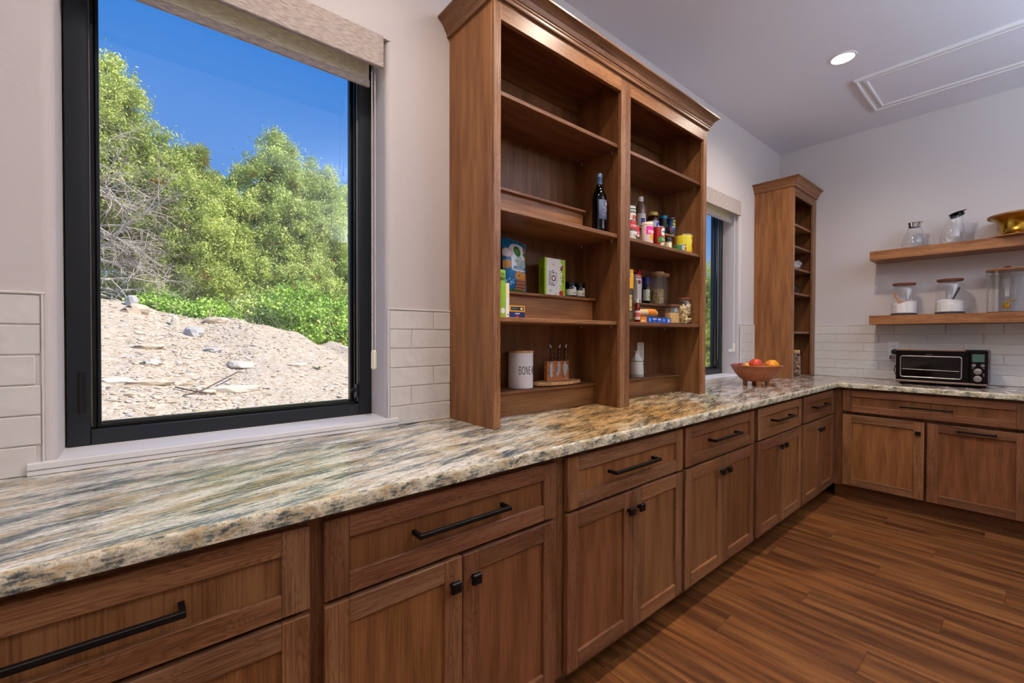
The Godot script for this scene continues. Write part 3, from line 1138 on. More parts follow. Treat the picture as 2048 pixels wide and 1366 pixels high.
func shelf(t: Node3D, x0: float, x1: float, y: float, z1: float) -> void:
	box("shelf", Vector3(x0 + 0.0015, y - 0.0185, 0.012), Vector3(x1 - 0.0015, y, z1), M["wood%d" % (rng.randi() % 3)], t, 0.002, 0)
	for x in [x0 + 0.004, x1 - 0.004]:
		for z in [0.05, z1 - 0.045]:
			var p := MB.new()
			p.tube([Vector3(x, y - 0.019, z), Vector3(x, y - 0.028, z), Vector3(x, y - 0.034, z)], [0.005, 0.0045, 0.002], 8)
			p.tube([Vector3(x - 0.003, y - 0.024, z), Vector3(x + 0.003, y - 0.024, z)], 0.0035, 8)
			put("shelf_pin", p.mesh(M.pin), t)

func riser(t: Node3D, x0: float, x1: float, y: float, h: float) -> void:
	var o := box("step_riser", Vector3(x0, y, 0.122), Vector3(x1, y + h - 0.012, 0.136), M["panel%d" % (rng.randi() % 3)], t, 0.001, 0)
	box("step_board", Vector3(x0, y + h - 0.0125, 0.013), Vector3(x1, y + h, STEP_Z), M["wood%d" % (rng.randi() % 3)], o, 0.002, 0)

func peg_holes(t: Node3D, x: float, zs: Array, y0: float, y1: float) -> void:
	var b := MB.new()
	for z in zs:
		var y := y0
		while y < y1:
			var ring := []
			for k in 6:
				ring.append(Vector3(x, y + 0.0026 * sin(TAU * k / 6), z + 0.0026 * cos(TAU * k / 6)))
			b.poly(ring, Vector3(-1, 0, 0))
			y += 0.032
	var o := put("peg_holes", b.mesh(M.hole), t)
	o.set_meta("kind", "stuff")

func bookcase() -> void:
	M.pin = glass(0.35, Color(0.9, 0.9, 0.95))
	M.hole = mat(Color(0.05, 0.03, 0.02), 0.8)
	var x0 := 1.018
	var xm := 1.845
	var x1 := 2.68
	var zf := 0.315
	var t := thing("bookcase", "tall two-bay walnut-stained open bookcase standing on the worktop, crown moulding on top", "bookcase")
	box("side_panel", Vector3(x0, TOP, 0.002), Vector3(x0 + 0.019, 2.548, zf - 0.019), M.panel2, t, 0.001)
	box("side_panel", Vector3(x1 - 0.019, TOP, 0.002), Vector3(x1, 2.548, zf - 0.019), M.panel0, t, 0.001)
	box("divider", Vector3(xm - 0.019, TOP, 0.002), Vector3(xm + 0.019, 2.548, zf - 0.019), M.panel1, t, 0.001)
	box("back_panel", Vector3(x0 + 0.019, TOP, 0.002), Vector3(xm - 0.019, 2.548, 0.012), M.case_in, t)
	box("back_panel", Vector3(xm + 0.019, TOP, 0.002), Vector3(x1 - 0.019, 2.548, 0.012), M.case_in, t)
	box("top_panel", Vector3(x0, 2.548, 0.002), Vector3(x1, 2.566, zf), M.case_in, t, 0, 0)
	# face frame
	for s in [[x0, x0 + 0.034], [xm - 0.039, xm], [xm, xm + 0.039], [x1 - 0.042, x1]]:
		box("stile", Vector3(s[0] + 0.0002, TOP, zf - 0.019), Vector3(s[1] - 0.0002, 2.55, zf), M["wood%d" % (rng.randi() % 3)], t, 0.0012)
	for s in [[x0 + 0.034, xm - 0.039], [xm + 0.039, x1 - 0.042]]:
		box("top_rail", Vector3(s[0], 2.470, zf - 0.019), Vector3(s[1], 2.55, zf), M["wood%d" % (rng.randi() % 3)], t, 0.0012, 0)
		box("hanging_rail", Vector3(s[0] - 0.014, 2.472, 0.012), Vector3(s[1] + 0.014, 2.548, 0.031), M.case_in, t, 0.001, 0)
	var cr := MB.new()
	crown(cr, x0, x1, zf, 2.541, true)
	put("crown_moulding", cr.mesh(M.wood0), t)
	for bay in 2:
		var a: float = [x0 + 0.019, xm + 0.019][bay]
		var b: float = [xm - 0.019, x1 - 0.019][bay]
		for y in SH:
			shelf(t, a, b, y, 0.293)
		riser(t, a, b, TOP, 0.112)
		riser(t, a, b - 0.014, SH[0], 0.122)
		riser(t, a, [1.732, 2.605][bay], SH[1], 0.132)
		peg_holes(t, b - 0.0003, [0.05, 0.248], 1.06, 2.44)

func corner_bookcase() -> void:
	var x0 := 4.212
	var x1 := 4.805
	var zf := 0.31
	var t := thing("bookcase", "narrow walnut-stained open bookcase in the far corner with five shelves", "bookcase")
	box("side_panel", Vector3(x0, TOP, 0.002), Vector3(x0 + 0.019, 2.548, zf - 0.019), M.panel2, t, 0.001)
	box("side_panel", Vector3(x1 - 0.019, TOP, 0.002), Vector3(x1, 2.548, zf - 0.019), M.panel1, t, 0.001)
	box("back_panel", Vector3(x0 + 0.019, TOP, 0.002), Vector3(x1 - 0.019, 2.548, 0.012), M.case_in, t)
	box("top_panel", Vector3(x0, 2.548, 0.002), Vector3(x1, 2.566, zf), M.case_in, t, 0, 0)
	box("stile", Vector3(x0, TOP, zf - 0.019), Vector3(x0 + 0.040, 2.55, zf), M.wood2, t, 0.0012)
	box("stile", Vector3(x1 - 0.080, TOP, zf - 0.019), Vector3(x1, 2.55, zf), M.wood0, t, 0.0012)
	box("top_rail", Vector3(x0 + 0.040, 2.468, zf - 0.019), Vector3(x1 - 0.080, 2.55, zf), M.wood1, t, 0.0012, 0)
	var cr := MB.new()
	crown(cr, x0, x1, zf, 2.541, false)
	put("crown_moulding", cr.mesh(M.wood2), t)
	for y in [1.316, 1.655, 1.871, 2.063, 2.250]:
		shelf(t, x0 + 0.019, x1 - 0.019, y, 0.288)

func wall_shelves() -> void:
	for k in 2:
		var y0: float = [1.371, 1.890][k]
		var y1: float = [1.443, 1.965][k]
		var o := box("floating_shelf", Vector3(4.55, y0, 0.756), Vector3(BACK + 0.002, y1, 2.45), M.shelf_wood, null, 0.002, 2)
		tag(o, ["lower thick wooden floating shelf, above the toaster oven", "upper thick wooden floating shelf, holding the glass carafes"][k], "wall shelf", "floating wall shelves")

# ---------------------------------------------------------------- outdoors
var ground_noise: FastNoiseLite

func ground_h(x: float, z: float) -> float:
	var pts := [[-9.0, 2.2], [-2.0, 2.05], [-0.54, 1.88], [-0.1, 1.80], [0.33, 1.68], [0.85, 1.57], [1.41, 1.60], [1.85, 1.51], [2.4, 1.36], [3.01, 1.08], [3.28, 1.15], [3.67, 1.02], [5.0, 0.9], [8.0, 0.4], [30.0, 0.1]]
	var top := 0.1
	for k in pts.size() - 1:
		if x >= pts[k][0] and x <= pts[k + 1][0]:
			var f: float = (x - pts[k][0]) / (pts[k + 1][0] - pts[k][0])
			f = f * f * (3 - 2 * f)
			top = lerpf(pts[k][1], pts[k + 1][1], f)
	var base := -0.25
	var h := base
	if z > -8.5:
		var f := clampf((-z - 1.0) / 7.5, 0.0, 1.0)
		h = lerpf(base, top, pow(f, 0.92))
	else:
		var f := clampf((-8.5 - z) / 2.0, 0.0, 1.0)
		h = lerpf(top, minf(top, 0.45), f * f * (3 - 2 * f))
	var n := ground_noise.get_noise_2d(x * 3.0, z * 3.0) * 0.05 + ground_noise.get_noise_2d(x * 14.0, z * 14.0) * 0.016
	return h + n * clampf(-z - 0.4, 0.0, 1.0)

func rock_mesh(sd: int, flat: float, m: Material) -> ArrayMesh:
	var b := MB.new()
	var g := RandomNumberGenerator.new()
	g.seed = sd
	var cuts := []
	for k in 11:
		var d := Vector3(g.randfn(), g.randfn() * 0.8, g.randfn()).normalized()
		cuts.append([d, g.randf_range(0.55, 0.92)])
	cuts.append([Vector3.UP, 0.75])
	var rows := 7
	var cols := 11
	var grid := []
	for a in rows + 1:
		var line := []
		for o in cols:
			var th := PI * a / rows
			var ph := TAU * o / cols + a * 0.2
			var p := Vector3(sin(th) * sin(ph), cos(th), sin(th) * cos(ph))
			var r := 1.0
			for c in cuts:
				var q: float = p.dot(c[0])
				if q > 0.05:
					r = minf(r, c[1] / q)
			line.append(p * r * Vector3(1, flat, 1))
		grid.append(line)
	for a in rows:
		for o in cols:
			var o2 := (o + 1) % cols
			var q := [grid[a][o], grid[a][o2], grid[a + 1][o2], grid[a + 1][o]]
			if a == 0:
				q = [grid[0][0], grid[1][o2], grid[1][o]]
			elif a == rows - 1:
				q = [grid[a][o], grid[a][o2], grid[rows][0]]
			b.poly(q, q[0] + q[1] + q[2])
	return b.mesh(m)

func outdoors() -> void:
	ground_noise = noise(0.25, 8, 4)
	var dirt := triplanar(tex_mat(noise_tex(0.035, 61, Color(0.70, 0.64, 0.565), Color(0.815, 0.775, 0.71), 512, 5), 0.95), 0.45)
	var fine := noise_tex(0.09, 62, Color(0.80, 0.80, 0.80), Color(1, 1, 1), 512, 4)
	dirt.detail_enabled = false
	dirt.normal_enabled = true
	dirt.normal_texture = noise_tex(0.07, 63, Color.BLACK, Color.WHITE, 512, 5, 5.0)
	dirt.normal_scale = 0.8
	var st := SurfaceTool.new()
	st.begin(Mesh.PRIMITIVE_TRIANGLES)
	var xs := []
	var zs := []
	var q := -9.0
	while q < 32.0:
		xs.append(q)
		q += 0.09 if q > -1.2 and q < 4.2 else 0.6
	q = -0.27
	while q > -30.0:
		zs.append(q)
		q -= 0.09 if q > -9.5 else 0.8
	for z in zs:
		for x in xs:
			st.set_uv(Vector2(x, z))
			st.add_vertex(Vector3(x, ground_h(x, z), z))
	var w := xs.size()
	for j in zs.size() - 1:
		for k in w - 1:
			var o := j * w + k
			for e in [o, o + w, o + 1, o + 1, o + w, o + w + 1]:
				st.add_index(e)
	st.generate_normals()
	st.set_material(dirt)
	struct("ground", st.commit(), "bank of pale bare dirt outside the windows")
	stones()
	trees()

func stones() -> void:
	var pale := tex_mat(noise_tex(0.05, 71, Color(0.74, 0.71, 0.66), Color(0.90, 0.87, 0.82), 128, 3), 0.9)
	var grey := tex_mat(noise_tex(0.05, 72, Color(0.60, 0.61, 0.63), Color(0.80, 0.80, 0.80), 128, 3), 0.9)
	var tan_ := tex_mat(noise_tex(0.05, 73, Color(0.75, 0.69, 0.61), Color(0.87, 0.82, 0.75), 128, 3), 0.9)
	for m in [pale, grey, tan_]:
		triplanar(m, 3.0, false)
	# [x, z, size x y z, turn, shape, material, label]
	var big := [
		[-0.12, -8.3, 0.11, 0.17, 0.10, 0.3, 1, grey, "upright grey stone standing on the crest of the dirt bank at the left"],
		[-0.06, -7.9, 0.24, 0.13, 0.18, 0.9, 2, tan_, "tan boulder just below the upright grey stone on the bank"],
		[0.42, -7.6, 0.06, 0.17, 0.04, 0.1, 3, pale, "thin white stone stake upright near the crest of the bank"],
		[0.62, -7.0, 0.19, 0.13, 0.15, 0.5, 4, grey, "blocky grey stone lying on the upper dirt bank below the white stake"],
		[1.06, -5.35, 0.20, 0.055, 0.20, 0.7, 5, pale, "broad flat white slab in the middle of the dirt bank"],
		[0.78, -4.35, 0.33, 0.07, 0.10, -0.06, 6, pale, "long pale slab of stone lying across the lower dirt bank"],
		[0.55, -4.28, 0.11, 0.05, 0.10, 0.4, 7, pale, "small wedge of white stone at the left end of the long pale slab"],
		[0.38, -4.6, 0.14, 0.05, 0.10, 0.2, 8, tan_, "flat tan stone left of the long pale slab, behind the twig"],
		[0.02, -5.9, 0.24, 0.045, 0.10, 0.1, 9, tan_, "long tan stone half buried in the upper left of the bank"],
		[-0.20, -4.55, 0.20, 0.05, 0.09, -0.1, 10, pale, "pale stone half buried at the left edge of the window view"],
		[0.06, -4.50, 0.24, 0.045, 0.08, 0.0, 11, tan_, "flat tan slab half buried right of the stone at the left edge"],
		[0.10, -5.15, 0.13, 0.05, 0.11, 0.6, 12, pale, "one of two stacked white flakes at the left of the bank"],
		[1.75, -5.45, 0.20, 0.04, 0.12, 0.3, 13, pale, "flat white flake right of the broad slab on the bank"],
		[0.80, -6.2, 0.15, 0.05, 0.12, 0.3, 14, grey, "bluish stone half buried above the broad white slab"],
		[-0.15, -3.45, 0.06, 0.05, 0.05, 0.3, 15, grey, "small grey stone at the lower left corner of the window view"],
		[0.75, -3.15, 0.055, 0.05, 0.05, 0.9, 16, grey, "small grey stone beside a green sprig low on the bank"],
		[0.43, -3.05, 0.09, 0.03, 0.06, 0.2, 17, pale, "small white flake low on the bank above the window bar"],
		[0.25, -3.0, 0.08, 0.03, 0.06, 0.5, 18, pale, "small white flake low on the bank, left of the other low flake"],
		[1.05, -8.2, 0.24, 0.09, 0.16, 0.1, 19, tan_, "low tan boulder on the crest of the bank near a stick"]]
	for s in big:
		var o := put("stone", rock_mesh(s[6], 1.0, s[7]), null, Vector3(s[0], ground_h(s[0], s[1]) + s[3] * 0.25, s[1]), s[5])
		o.scale = Vector3(s[2], s[3], s[4])
		o.rotation.x = 0.12
		tag(o, s[8], "stone", "stones on the dirt bank")
	# gravel, chips and clods without number
	var mats := [pale, grey, tan_]
	for k in 3:
		var mm := MultiMesh.new()
		mm.transform_format = MultiMesh.TRANSFORM_3D
		mm.mesh = rock_mesh(40 + k, 0.5, mats[k])
		mm.instance_count = [5200, 500, 3600][k]
		for j in mm.instance_count:
			var z := -1.6 - 7.6 * rng.randf()
			var x := rng.randf_range(-0.6 + 0.03 * z, 0.4 - 0.40 * z)
			if rng.randf() < 0.55:
				x = lerpf(x, -0.3 - 0.1 * z, 0.6)
			var s := 0.006 + 0.030 * pow(rng.randf(), 3.6)
			var b := Basis.from_euler(Vector3(rng.randf_range(-0.4, 0.6), rng.randf() * TAU, rng.randf_range(-0.4, 0.4))).scaled(Vector3(s * rng.randf_range(0.8, 1.5), s * 0.85, s))
			mm.set_instance_transform(j, Transform3D(b, Vector3(x, ground_h(x, z) + s * 0.1, z)))
		var mi := MultiMeshInstance3D.new()
		mi.name = numbered("gravel")
		mi.multimesh = mm
		tag(mi, ["white stone chips strewn over the dirt bank", "grey stone chips strewn over the dirt bank", "tan clods and chips strewn over the dirt bank"][k], "gravel", "", "stuff")
		add_child(mi)
	var bark := mat(Color(0.42, 0.36, 0.30), 0.9)
	var twig := MB.new()
	for p in [[Vector3(0.33, 0, -4.12), Vector3(0.50, 0.05, -4.2), Vector3(0.92, 0.16, -4.75)], [Vector3(0.28, 0.02, -4.35), Vector3(0.42, 0.04, -4.18), Vector3(0.62, 0.03, -4.10)]]:
		var pts := []
		for v in p:
			pts.append(Vector3(v.x, ground_h(v.x, v.z) + 0.015 + v.y * 0.5, v.z))
		twig.tube(pts, 0.008, 6)
	tag(put("twig", twig.mesh(bark)), "dry forked brown twig lying on the lower dirt bank", "twig")
	var stick := MB.new()
	stick.tube([Vector3(0.95, ground_h(0.95, -8.3), -8.3), Vector3(0.99, ground_h(0.95, -8.3) + 0.12, -8.3), Vector3(1.02, ground_h(0.95, -8.3) + 0.26, -8.32)], [0.018, 0.014, 0.010], 6)
	tag(put("stick", stick.mesh(mat(Color(0.72, 0.66, 0.55), 0.9))), "pale stick poking up at the crest of the dirt bank", "stick")
	var weed := MB.new()
	var c := Vector3(2.02, ground_h(2.02, -5.25) + 0.01, -5.25)
	for k in 11:
		var a := TAU * k / 11 + 0.3 * sin(k * 2.1)
		var d := Vector3(cos(a), 0.25, sin(a))
		var s := Vector3(-sin(a), 0, cos(a)) * 0.022
		var l := 0.10 + 0.05 * sin(k * 5.0)
		weed.poly([c, c + d * l * 0.5 + s, c + d * l, c + d * l * 0.5 - s], Vector3.UP)
	tag(put("weed", weed.mesh(mat(Color(0.45, 0.50, 0.27), 0.8))), "small rosette weed growing alone on the right of the dirt bank", "plant")

# a spray of scale leaves: short blades set all round a little twig
func sprig(sd: int, blades: int, length: float, width: float, round_: float) -> ArrayMesh:
	var b := MB.new()
	var g := RandomNumberGenerator.new()
	g.seed = sd
	for k in blades:
		var d := Vector3(g.randfn(), g.randfn() * 0.9 + 0.35, g.randfn()).normalized()
		var s := d.cross(Vector3(g.randfn(), g.randfn(), g.randfn())).normalized()
		var o := Vector3(g.randfn(), g.randfn(), g.randfn()) * round_
		var l := length * g.randf_range(0.6, 1.2)
		var up := d.cross(s) * width * 0.3
		b.poly([o, o + d * l * 0.55 + s * width + up, o + d * l, o + d * l * 0.55 - s * width + up], s.cross(d))
	return b.mesh()

func foliage(t: Node3D, mesh: Mesh, m: Material, blobs: Array, each: int, lo: float, hi: float, cols: Array, hole: float, sd: int) -> void:
	var g := RandomNumberGenerator.new()
	g.seed = sd
	var nz := noise(0.9, sd, 3)
	var total := 0.0
	for bl in blobs:
		total += bl[3] * bl[3]
	var xs: Array[Transform3D] = []
	var cs := PackedColorArray()
	for bl in blobs:
		var count := int(each * bl[3] * bl[3] / total)
		for k in count:
			var d := Vector3(g.randfn(), g.randfn(), g.randfn()).normalized()
			var r := pow(g.randf(), 0.33) * (1.0 + 0.28 * pow(g.randf(), 3.0))
			var lump := 1.0 + 0.5 * nz.get_noise_3d(d.x * 3.0 + bl[0], d.y * 3.0, d.z * 3.0)
			var p := Vector3(bl[0], bl[1], bl[2]) + d * Vector3(bl[3], bl[3] * bl[4], bl[3]) * r * lump
			if nz.get_noise_3d(p.x * 1.6, p.y * 1.6, p.z * 1.6) < hole:
				continue
			if p.y < ground_h(p.x, p.z) + 0.05:
				continue
			var s := g.randf_range(lo, hi)
			xs.append(Transform3D(Basis.from_euler(Vector3(g.randf_range(-0.8, 0.8), g.randf() * TAU, g.randf_range(-0.8, 0.8))).scaled(Vector3(s, s, s)), p))
			var f := clampf(0.5 + 0.9 * nz.get_noise_3d(p.x * 0.9 + 9, p.y * 0.9, p.z * 0.9) + g.randf_range(-0.3, 0.3), 0.0, 1.0)
			var c: Color = (cols[0] as Color).lerp(cols[1], f)
			if g.randf() < 0.012:
				c = Color(0.42, 0.20, 0.05)
			cs.append(c)
	var mm := MultiMesh.new()
	mm.transform_format = MultiMesh.TRANSFORM_3D
	mm.use_colors = true
	mm.mesh = mesh
	mm.instance_count = xs.size()
	for k in xs.size():
		mm.set_instance_transform(k, xs[k])
		mm.set_instance_color(k, cs[k])
	var mi := MultiMeshInstance3D.new()
	mi.name = "foliage"
	mi.multimesh = mm
	mi.material_override = m
	mi.set_meta("kind", "stuff")
	t.add_child(mi)

func branch(b: MB, g: RandomNumberGenerator, from: Vector3, dir: Vector3, length: float, rad: float, depth: int, droop: float) -> void:
	var pts := [from]
	var rads := [rad]
	var d := dir.normalized()
	var p := from
	var steps := 5
	for k in steps:
		d = (d + Vector3(g.randfn(), g.randfn(), g.randfn()) * 0.22 + Vector3.DOWN * droop).normalized()
		p += d * length / steps
		pts.append(p)
		rads.append(rad * (1.0 - 0.82 * (k + 1) / steps))
		if depth > 0 and k > 0:
			for j in (3 if depth > 1 else 2):
				var s := (d + Vector3(g.randfn(), g.randfn(), g.randfn()) * 0.8).normalized()
				branch(b, g, p, s, length * g.randf_range(0.3, 0.55), rads[-1] * 0.7, depth - 1, droop * 0.6)
	b.tube(pts, rads, 5, false)

func trunk_part(t: Node3D, base: Vector3, top: Vector3, r: float, m: Material) -> void:
	var b := MB.new()
	var pts := []
	var rr := []
	for k in 7:
		var f := k / 6.0
		pts.append(base.lerp(top, f) + Vector3(sin(f * 7.0 + r * 9.0) * 0.09, 0, cos(f * 5.0) * 0.07))
		rr.append(r * (1.0 - 0.85 * f))
	b.tube(pts, rr, 9)
	put("trunk", b.mesh(m), t)

func leaf_mat(rough := 0.7) -> StandardMaterial3D:
	var m := mat(Color.WHITE, rough)
	m.vertex_color_use_as_albedo = true
	m.cull_mode = BaseMaterial3D.CULL_DISABLED
	m.backlight_enabled = true
	m.backlight = Color(0.55, 0.6, 0.35)
	return m

func trees() -> void:
	var lm := leaf_mat()
	var scale_spray := sprig(5, 64, 0.052, 0.0078, 0.052)
	var tuft := sprig(6, 40, 0.16, 0.006, 0.015)
	var broad := sprig(7, 16, 0.075, 0.026, 0.05)
	var bark := triplanar(tex_mat(noise_tex(0.05, 81, Color(0.36, 0.27, 0.21), Color(0.56, 0.47, 0.40), 128, 4), 0.95), 2.0)
	var dead := mat(Color(0.76, 0.73, 0.71), 0.9)
	var lime := [Color(0.33, 0.44, 0.10), Color(0.74, 0.82, 0.28)]
	var blue := [Color(0.36, 0.47, 0.15), Color(0.80, 0.90, 0.36)]
	var vivid := [Color(0.26, 0.48, 0.06), Color(0.60, 0.82, 0.20)]
	# big juniper filling the left of the near window, bare grey branches on its near side
	var a := thing("juniper", "big yellow-green juniper at the left of the near window, sloping down to the right", "tree")
	trunk_part(a, Vector3(-1.3, 0.5, -12.3), Vector3(-1.2, 6.6, -12.3), 0.22, bark)
	foliage(a, scale_spray, lm, [[-1.7, 6.7, -12.4, 1.15, 1.0], [-0.75, 6.85, -12.3, 0.72, 1.1], [-0.7, 5.7, -12.3, 1.0, 0.95], [0.1, 5.35, -12.3, 0.85, 0.9], [-1.7, 5.0, -12.4, 1.3, 1.0], [0.75, 4.75, -12.3, 0.75, 0.85], [0.15, 4.3, -12.7, 0.9, 0.8], [1.15, 4.1, -12.2, 0.72, 0.8], [1.1, 3.3, -12.3, 0.75, 0.8], [0.3, 3.3, -12.9, 0.8, 0.8], [1.35, 2.6, -12.0, 0.6, 0.7], [-0.9, 3.8, -13.2, 1.0, 0.9], [0.5, 2.4, -12.3, 0.6, 0.6]], 13000, 0.9, 2.2, lime, -0.06, 101)
	var db := MB.new()
	var g := RandomNumberGenerator.new()
	g.seed = 9
	for k in 24:
		branch(db, g, Vector3(-1.1, 1.9 + 0.14 * k, -12.0), Vector3(0.9 + 0.2 * g.randfn(), 0.25 * g.randfn() - 0.08, 0.45 + 0.25 * g.randfn()), g.randf_range(1.5, 2.4), 0.034, 2, 0.04)
	put("bare_branches", db.mesh(dead), a)
	# pine poking up behind, between the two junipers
	var p := thing("pine", "narrow pine top rising behind the junipers in the near window", "tree")
	trunk_part(p, Vector3(1.6, 0.4, -16.5), Vector3(1.6, 7.4, -16.5), 0.16, bark)
	foliage(p, tuft, lm, [[1.55, 7.35, -16.5, 0.34, 1.1], [1.45, 6.75, -16.5, 0.5, 1.0], [1.85, 6.3, -16.5, 0.55, 1.0], [1.5, 5.6, -16.5, 0.7, 1.0], [2.0, 5.0, -16.5, 0.75, 1.0], [1.6, 4.0, -16.5, 0.9, 1.1], [2.3, 3.0, -16.5, 1.0, 1.0]], 3000, 0.9, 1.5, [Color(0.28, 0.38, 0.08), Color(0.62, 0.64, 0.20)], -0.1, 102)
	# juniper in the right half of the near window
	var c := thing("juniper", "pale green double-topped juniper in the right half of the near window", "tree")
	trunk_part(c, Vector3(3.35, 0.4, -13.3), Vector3(3.2, 7.0, -13.3), 0.17, bark)
	foliage(c, scale_spray, lm, [[3.2, 7.0, -13.3, 0.36, 1.2], [3.2, 6.4, -13.3, 0.62, 1.0], [2.75, 5.8, -13.3, 0.65, 0.95], [3.55, 5.7, -13.3, 0.78, 1.0], [2.35, 5.6, -13.3, 0.38, 0.9], [3.0, 4.8, -13.3, 0.85, 1.0], [3.7, 4.6, -13.0, 0.9, 1.0], [2.55, 4.1, -13.3, 0.75, 0.9], [3.4, 3.6, -12.9, 1.0, 0.95], [2.6, 3.1, -13.0, 0.85, 0.9], [3.3, 2.5, -12.7, 0.95, 0.9], [2.3, 2.0, -12.6, 0.7, 0.8]], 9500, 0.9, 2.1, blue, 0.03, 103)
	var lb := MB.new()
	g.seed = 21
	for k in 12:
		branch(lb, g, Vector3(3.3, 1.6 + 0.42 * k, -13.2), Vector3(g.randfn() * 0.9, 0.35, 0.5 * g.randf()), 1.2 - 0.05 * k, 0.03, 1, 0.0)
	put("limbs", lb.mesh(bark), c)
	var d := thing("juniper", "green juniper at the right edge of the near window", "tree")
	trunk_part(d, Vector3(4.7, 0.4, -13.6), Vector3(4.55, 6.6, -13.6), 0.15, bark)
	foliage(d, scale_spray, lm, [[4.4, 6.6, -13.6, 0.34, 1.2], [4.5, 6.05, -13.6, 0.6, 1.0], [5.0, 5.6, -13.6, 0.7, 0.9], [4.5, 5.1, -13.5, 0.85, 1.0], [5.3, 4.7, -13.6, 0.9, 0.9], [4.6, 4.0, -13.3, 1.0, 1.0], [5.5, 3.4, -13.6, 1.0, 1.0], [4.6, 2.8, -13.0, 1.0, 0.95], [5.5, 2.1, -13.4, 1.0, 0.9]], 8500, 0.9, 2.1, blue, -0.06, 104)
	var e := thing("juniper", "low yellow-green juniper between the two big junipers in the near window", "tree")
	trunk_part(e, Vector3(1.95, 0.4, -12.9), Vector3(1.9, 4.3, -12.9), 0.12, bark)
	foliage(e, scale_spray, lm, [[1.95, 4.7, -12.9, 0.5, 1.0], [1.75, 4.0, -12.9, 0.7, 1.0], [2.1, 3.3, -12.8, 0.75, 1.0], [1.65, 2.6, -12.6, 0.75, 0.9], [2.1, 2.0, -12.4, 0.7, 0.8], [1.2, 1.9, -12.2, 0.6, 0.7]], 5600, 0.9, 2.1, lime, -0.06, 105)
	# thicket behind the bank
	var bushes := [
		[3.0, 1.75, -10.3, 0.85, "bright green broad-leaved bush behind the low right end of the bank", vivid],
		[3.9, 1.55, -10.2, 0.85, "bright green broad-leaved bush at the right edge behind the bank", vivid],
		[1.2, 1.55, -10.4, 0.5, "green bush behind the crest of the bank, under the left juniper", vivid],
		[2.05, 1.65, -10.8, 0.62, "grey-green bush behind the middle of the bank", blue],
		[0.35, 1.7, -11.2, 0.55, "broad-leaved bush at the foot of the left juniper", vivid]]
	for s in bushes:
		var b := thing("bush", s[4], "bush")
		foliage(b, broad, lm, [[s[0], s[1], s[2], s[3], 0.85], [s[0] - 0.3, s[1] - 0.45, s[2] + 0.2, s[3] * 0.75, 0.8], [s[0] + 0.35, s[1] - 0.5, s[2] + 0.2, s[3] * 0.75, 0.8]], 2600, 0.6, 1.2, s[5], -0.2, 200 + int(s[0] * 10))
		var sb := MB.new()
		g.seed = 60 + int(s[0] * 10)
		for k in 9:
			branch(sb, g, Vector3(s[0] + 0.5 * g.randfn() * s[3], 0.45, s[2] + 0.3 + 0.2 * g.randfn()), Vector3(0.25 * g.randfn(), 1, 0.2 * g.randfn()), s[1] + s[3] * 0.5 - 0.4, 0.014, 1, -0.02)
		put("stems", sb.mesh(dead), b)
	var back := [
		[-3.2, -19.0, 5.2, "tree in the woods behind, far left of the near window"],
		[0.6, -20.0, 4.6, "tree in the woods behind the left juniper"],
		[3.2, -20.0, 4.4, "tree in the woods behind the double-topped juniper"],
		[6.6, -20.0, 5.6, "tree in the woods behind the right edge of the near window"]]
	for s in back:
		var b := thing("woodland_tree", s[3], "tree", Vector3.ZERO, 0.0, "woods behind")
		trunk_part(b, Vector3(s[0], 0.3, s[1]), Vector3(s[0], s[2], s[1]), 0.16, bark)
		foliage(b, scale_spray, lm, [[s[0], s[2] * 0.8, s[1], 1.1, 1.0], [s[0] - 0.8, s[2] * 0.5, s[1], 1.4, 1.0], [s[0] + 0.8, s[2] * 0.5, s[1], 1.4, 1.0], [s[0], 1.2, s[1], 1.8, 0.8]], 4200, 1.1, 2.1, lime, -0.3, 300 + int(s[0] * 7))
	# what the far window looks at
	var far := [
		[15.2, -5.9, 3.7, "tall light green juniper seen through the far window"],
		[13.2, -6.4, 3.5, "light green juniper left of the tall one outside the far window"],
		[17.6, -6.0, 3.3, "light green juniper right of the tall one outside the far window"]]
	for s in far:
		var b := thing("juniper", s[3], "tree")
		trunk_part(b, Vector3(s[0], 0.0, s[1]), Vector3(s[0], s[2] - 0.3, s[1]), 0.12, bark)
		foliage(b, scale_spray, lm, [[s[0], s[2] - 0.5, s[1], 0.6, 1.1], [s[0] + 0.2, s[2] - 1.3, s[1], 0.95, 1.0], [s[0] - 0.3, s[2] - 2.0, s[1], 1.15, 0.9], [s[0] + 0.1, 0.8, s[1], 1.4, 0.8]], 5200, 0.8, 1.5, lime, -0.25, 400 + int(s[0]))

# ---------------------------------------------------------------- groceries
func lathed(called: String, pr: Array, m: Material, parent: Node = null, segs := 28) -> MeshInstance3D:
	var b := MB.new()
	b.lathe(pr, segs)
	return put(called, b.mesh(m), parent)

func V(x: float, y: float) -> Vector2:
	return Vector2(x, y)

# tinned food: seamed ends, wrapped paper label
func tin(label: String, x: float, y: float, z: float, r: float, h: float, print_: Material, group := "") -> Node3D:
	var t := thing("food_can", label, "can", Vector3(x, y, z), 0.0, group)
	lathed("can_body", [V(0, 0.001), V(r * 0.9, 0.001), V(r * 0.93, 0.0), V(r + 0.0008, 0.0), V(r + 0.0012, 0.002), V(r, 0.004), V(r - 0.0006, 0.006), V(r - 0.0006, h - 0.006), V(r, h - 0.004), V(r + 0.0012, h - 0.002), V(r + 0.0008, h), V(r * 0.93, h), V(r * 0.9, h - 0.003), V(0, h - 0.003)], M.steel, t)
	lathed("paper_label", [V(r, 0.005), V(r + 0.0003, 0.006), V(r + 0.0003, h - 0.006), V(r, h - 0.005)], print_, t, 32)
	return t

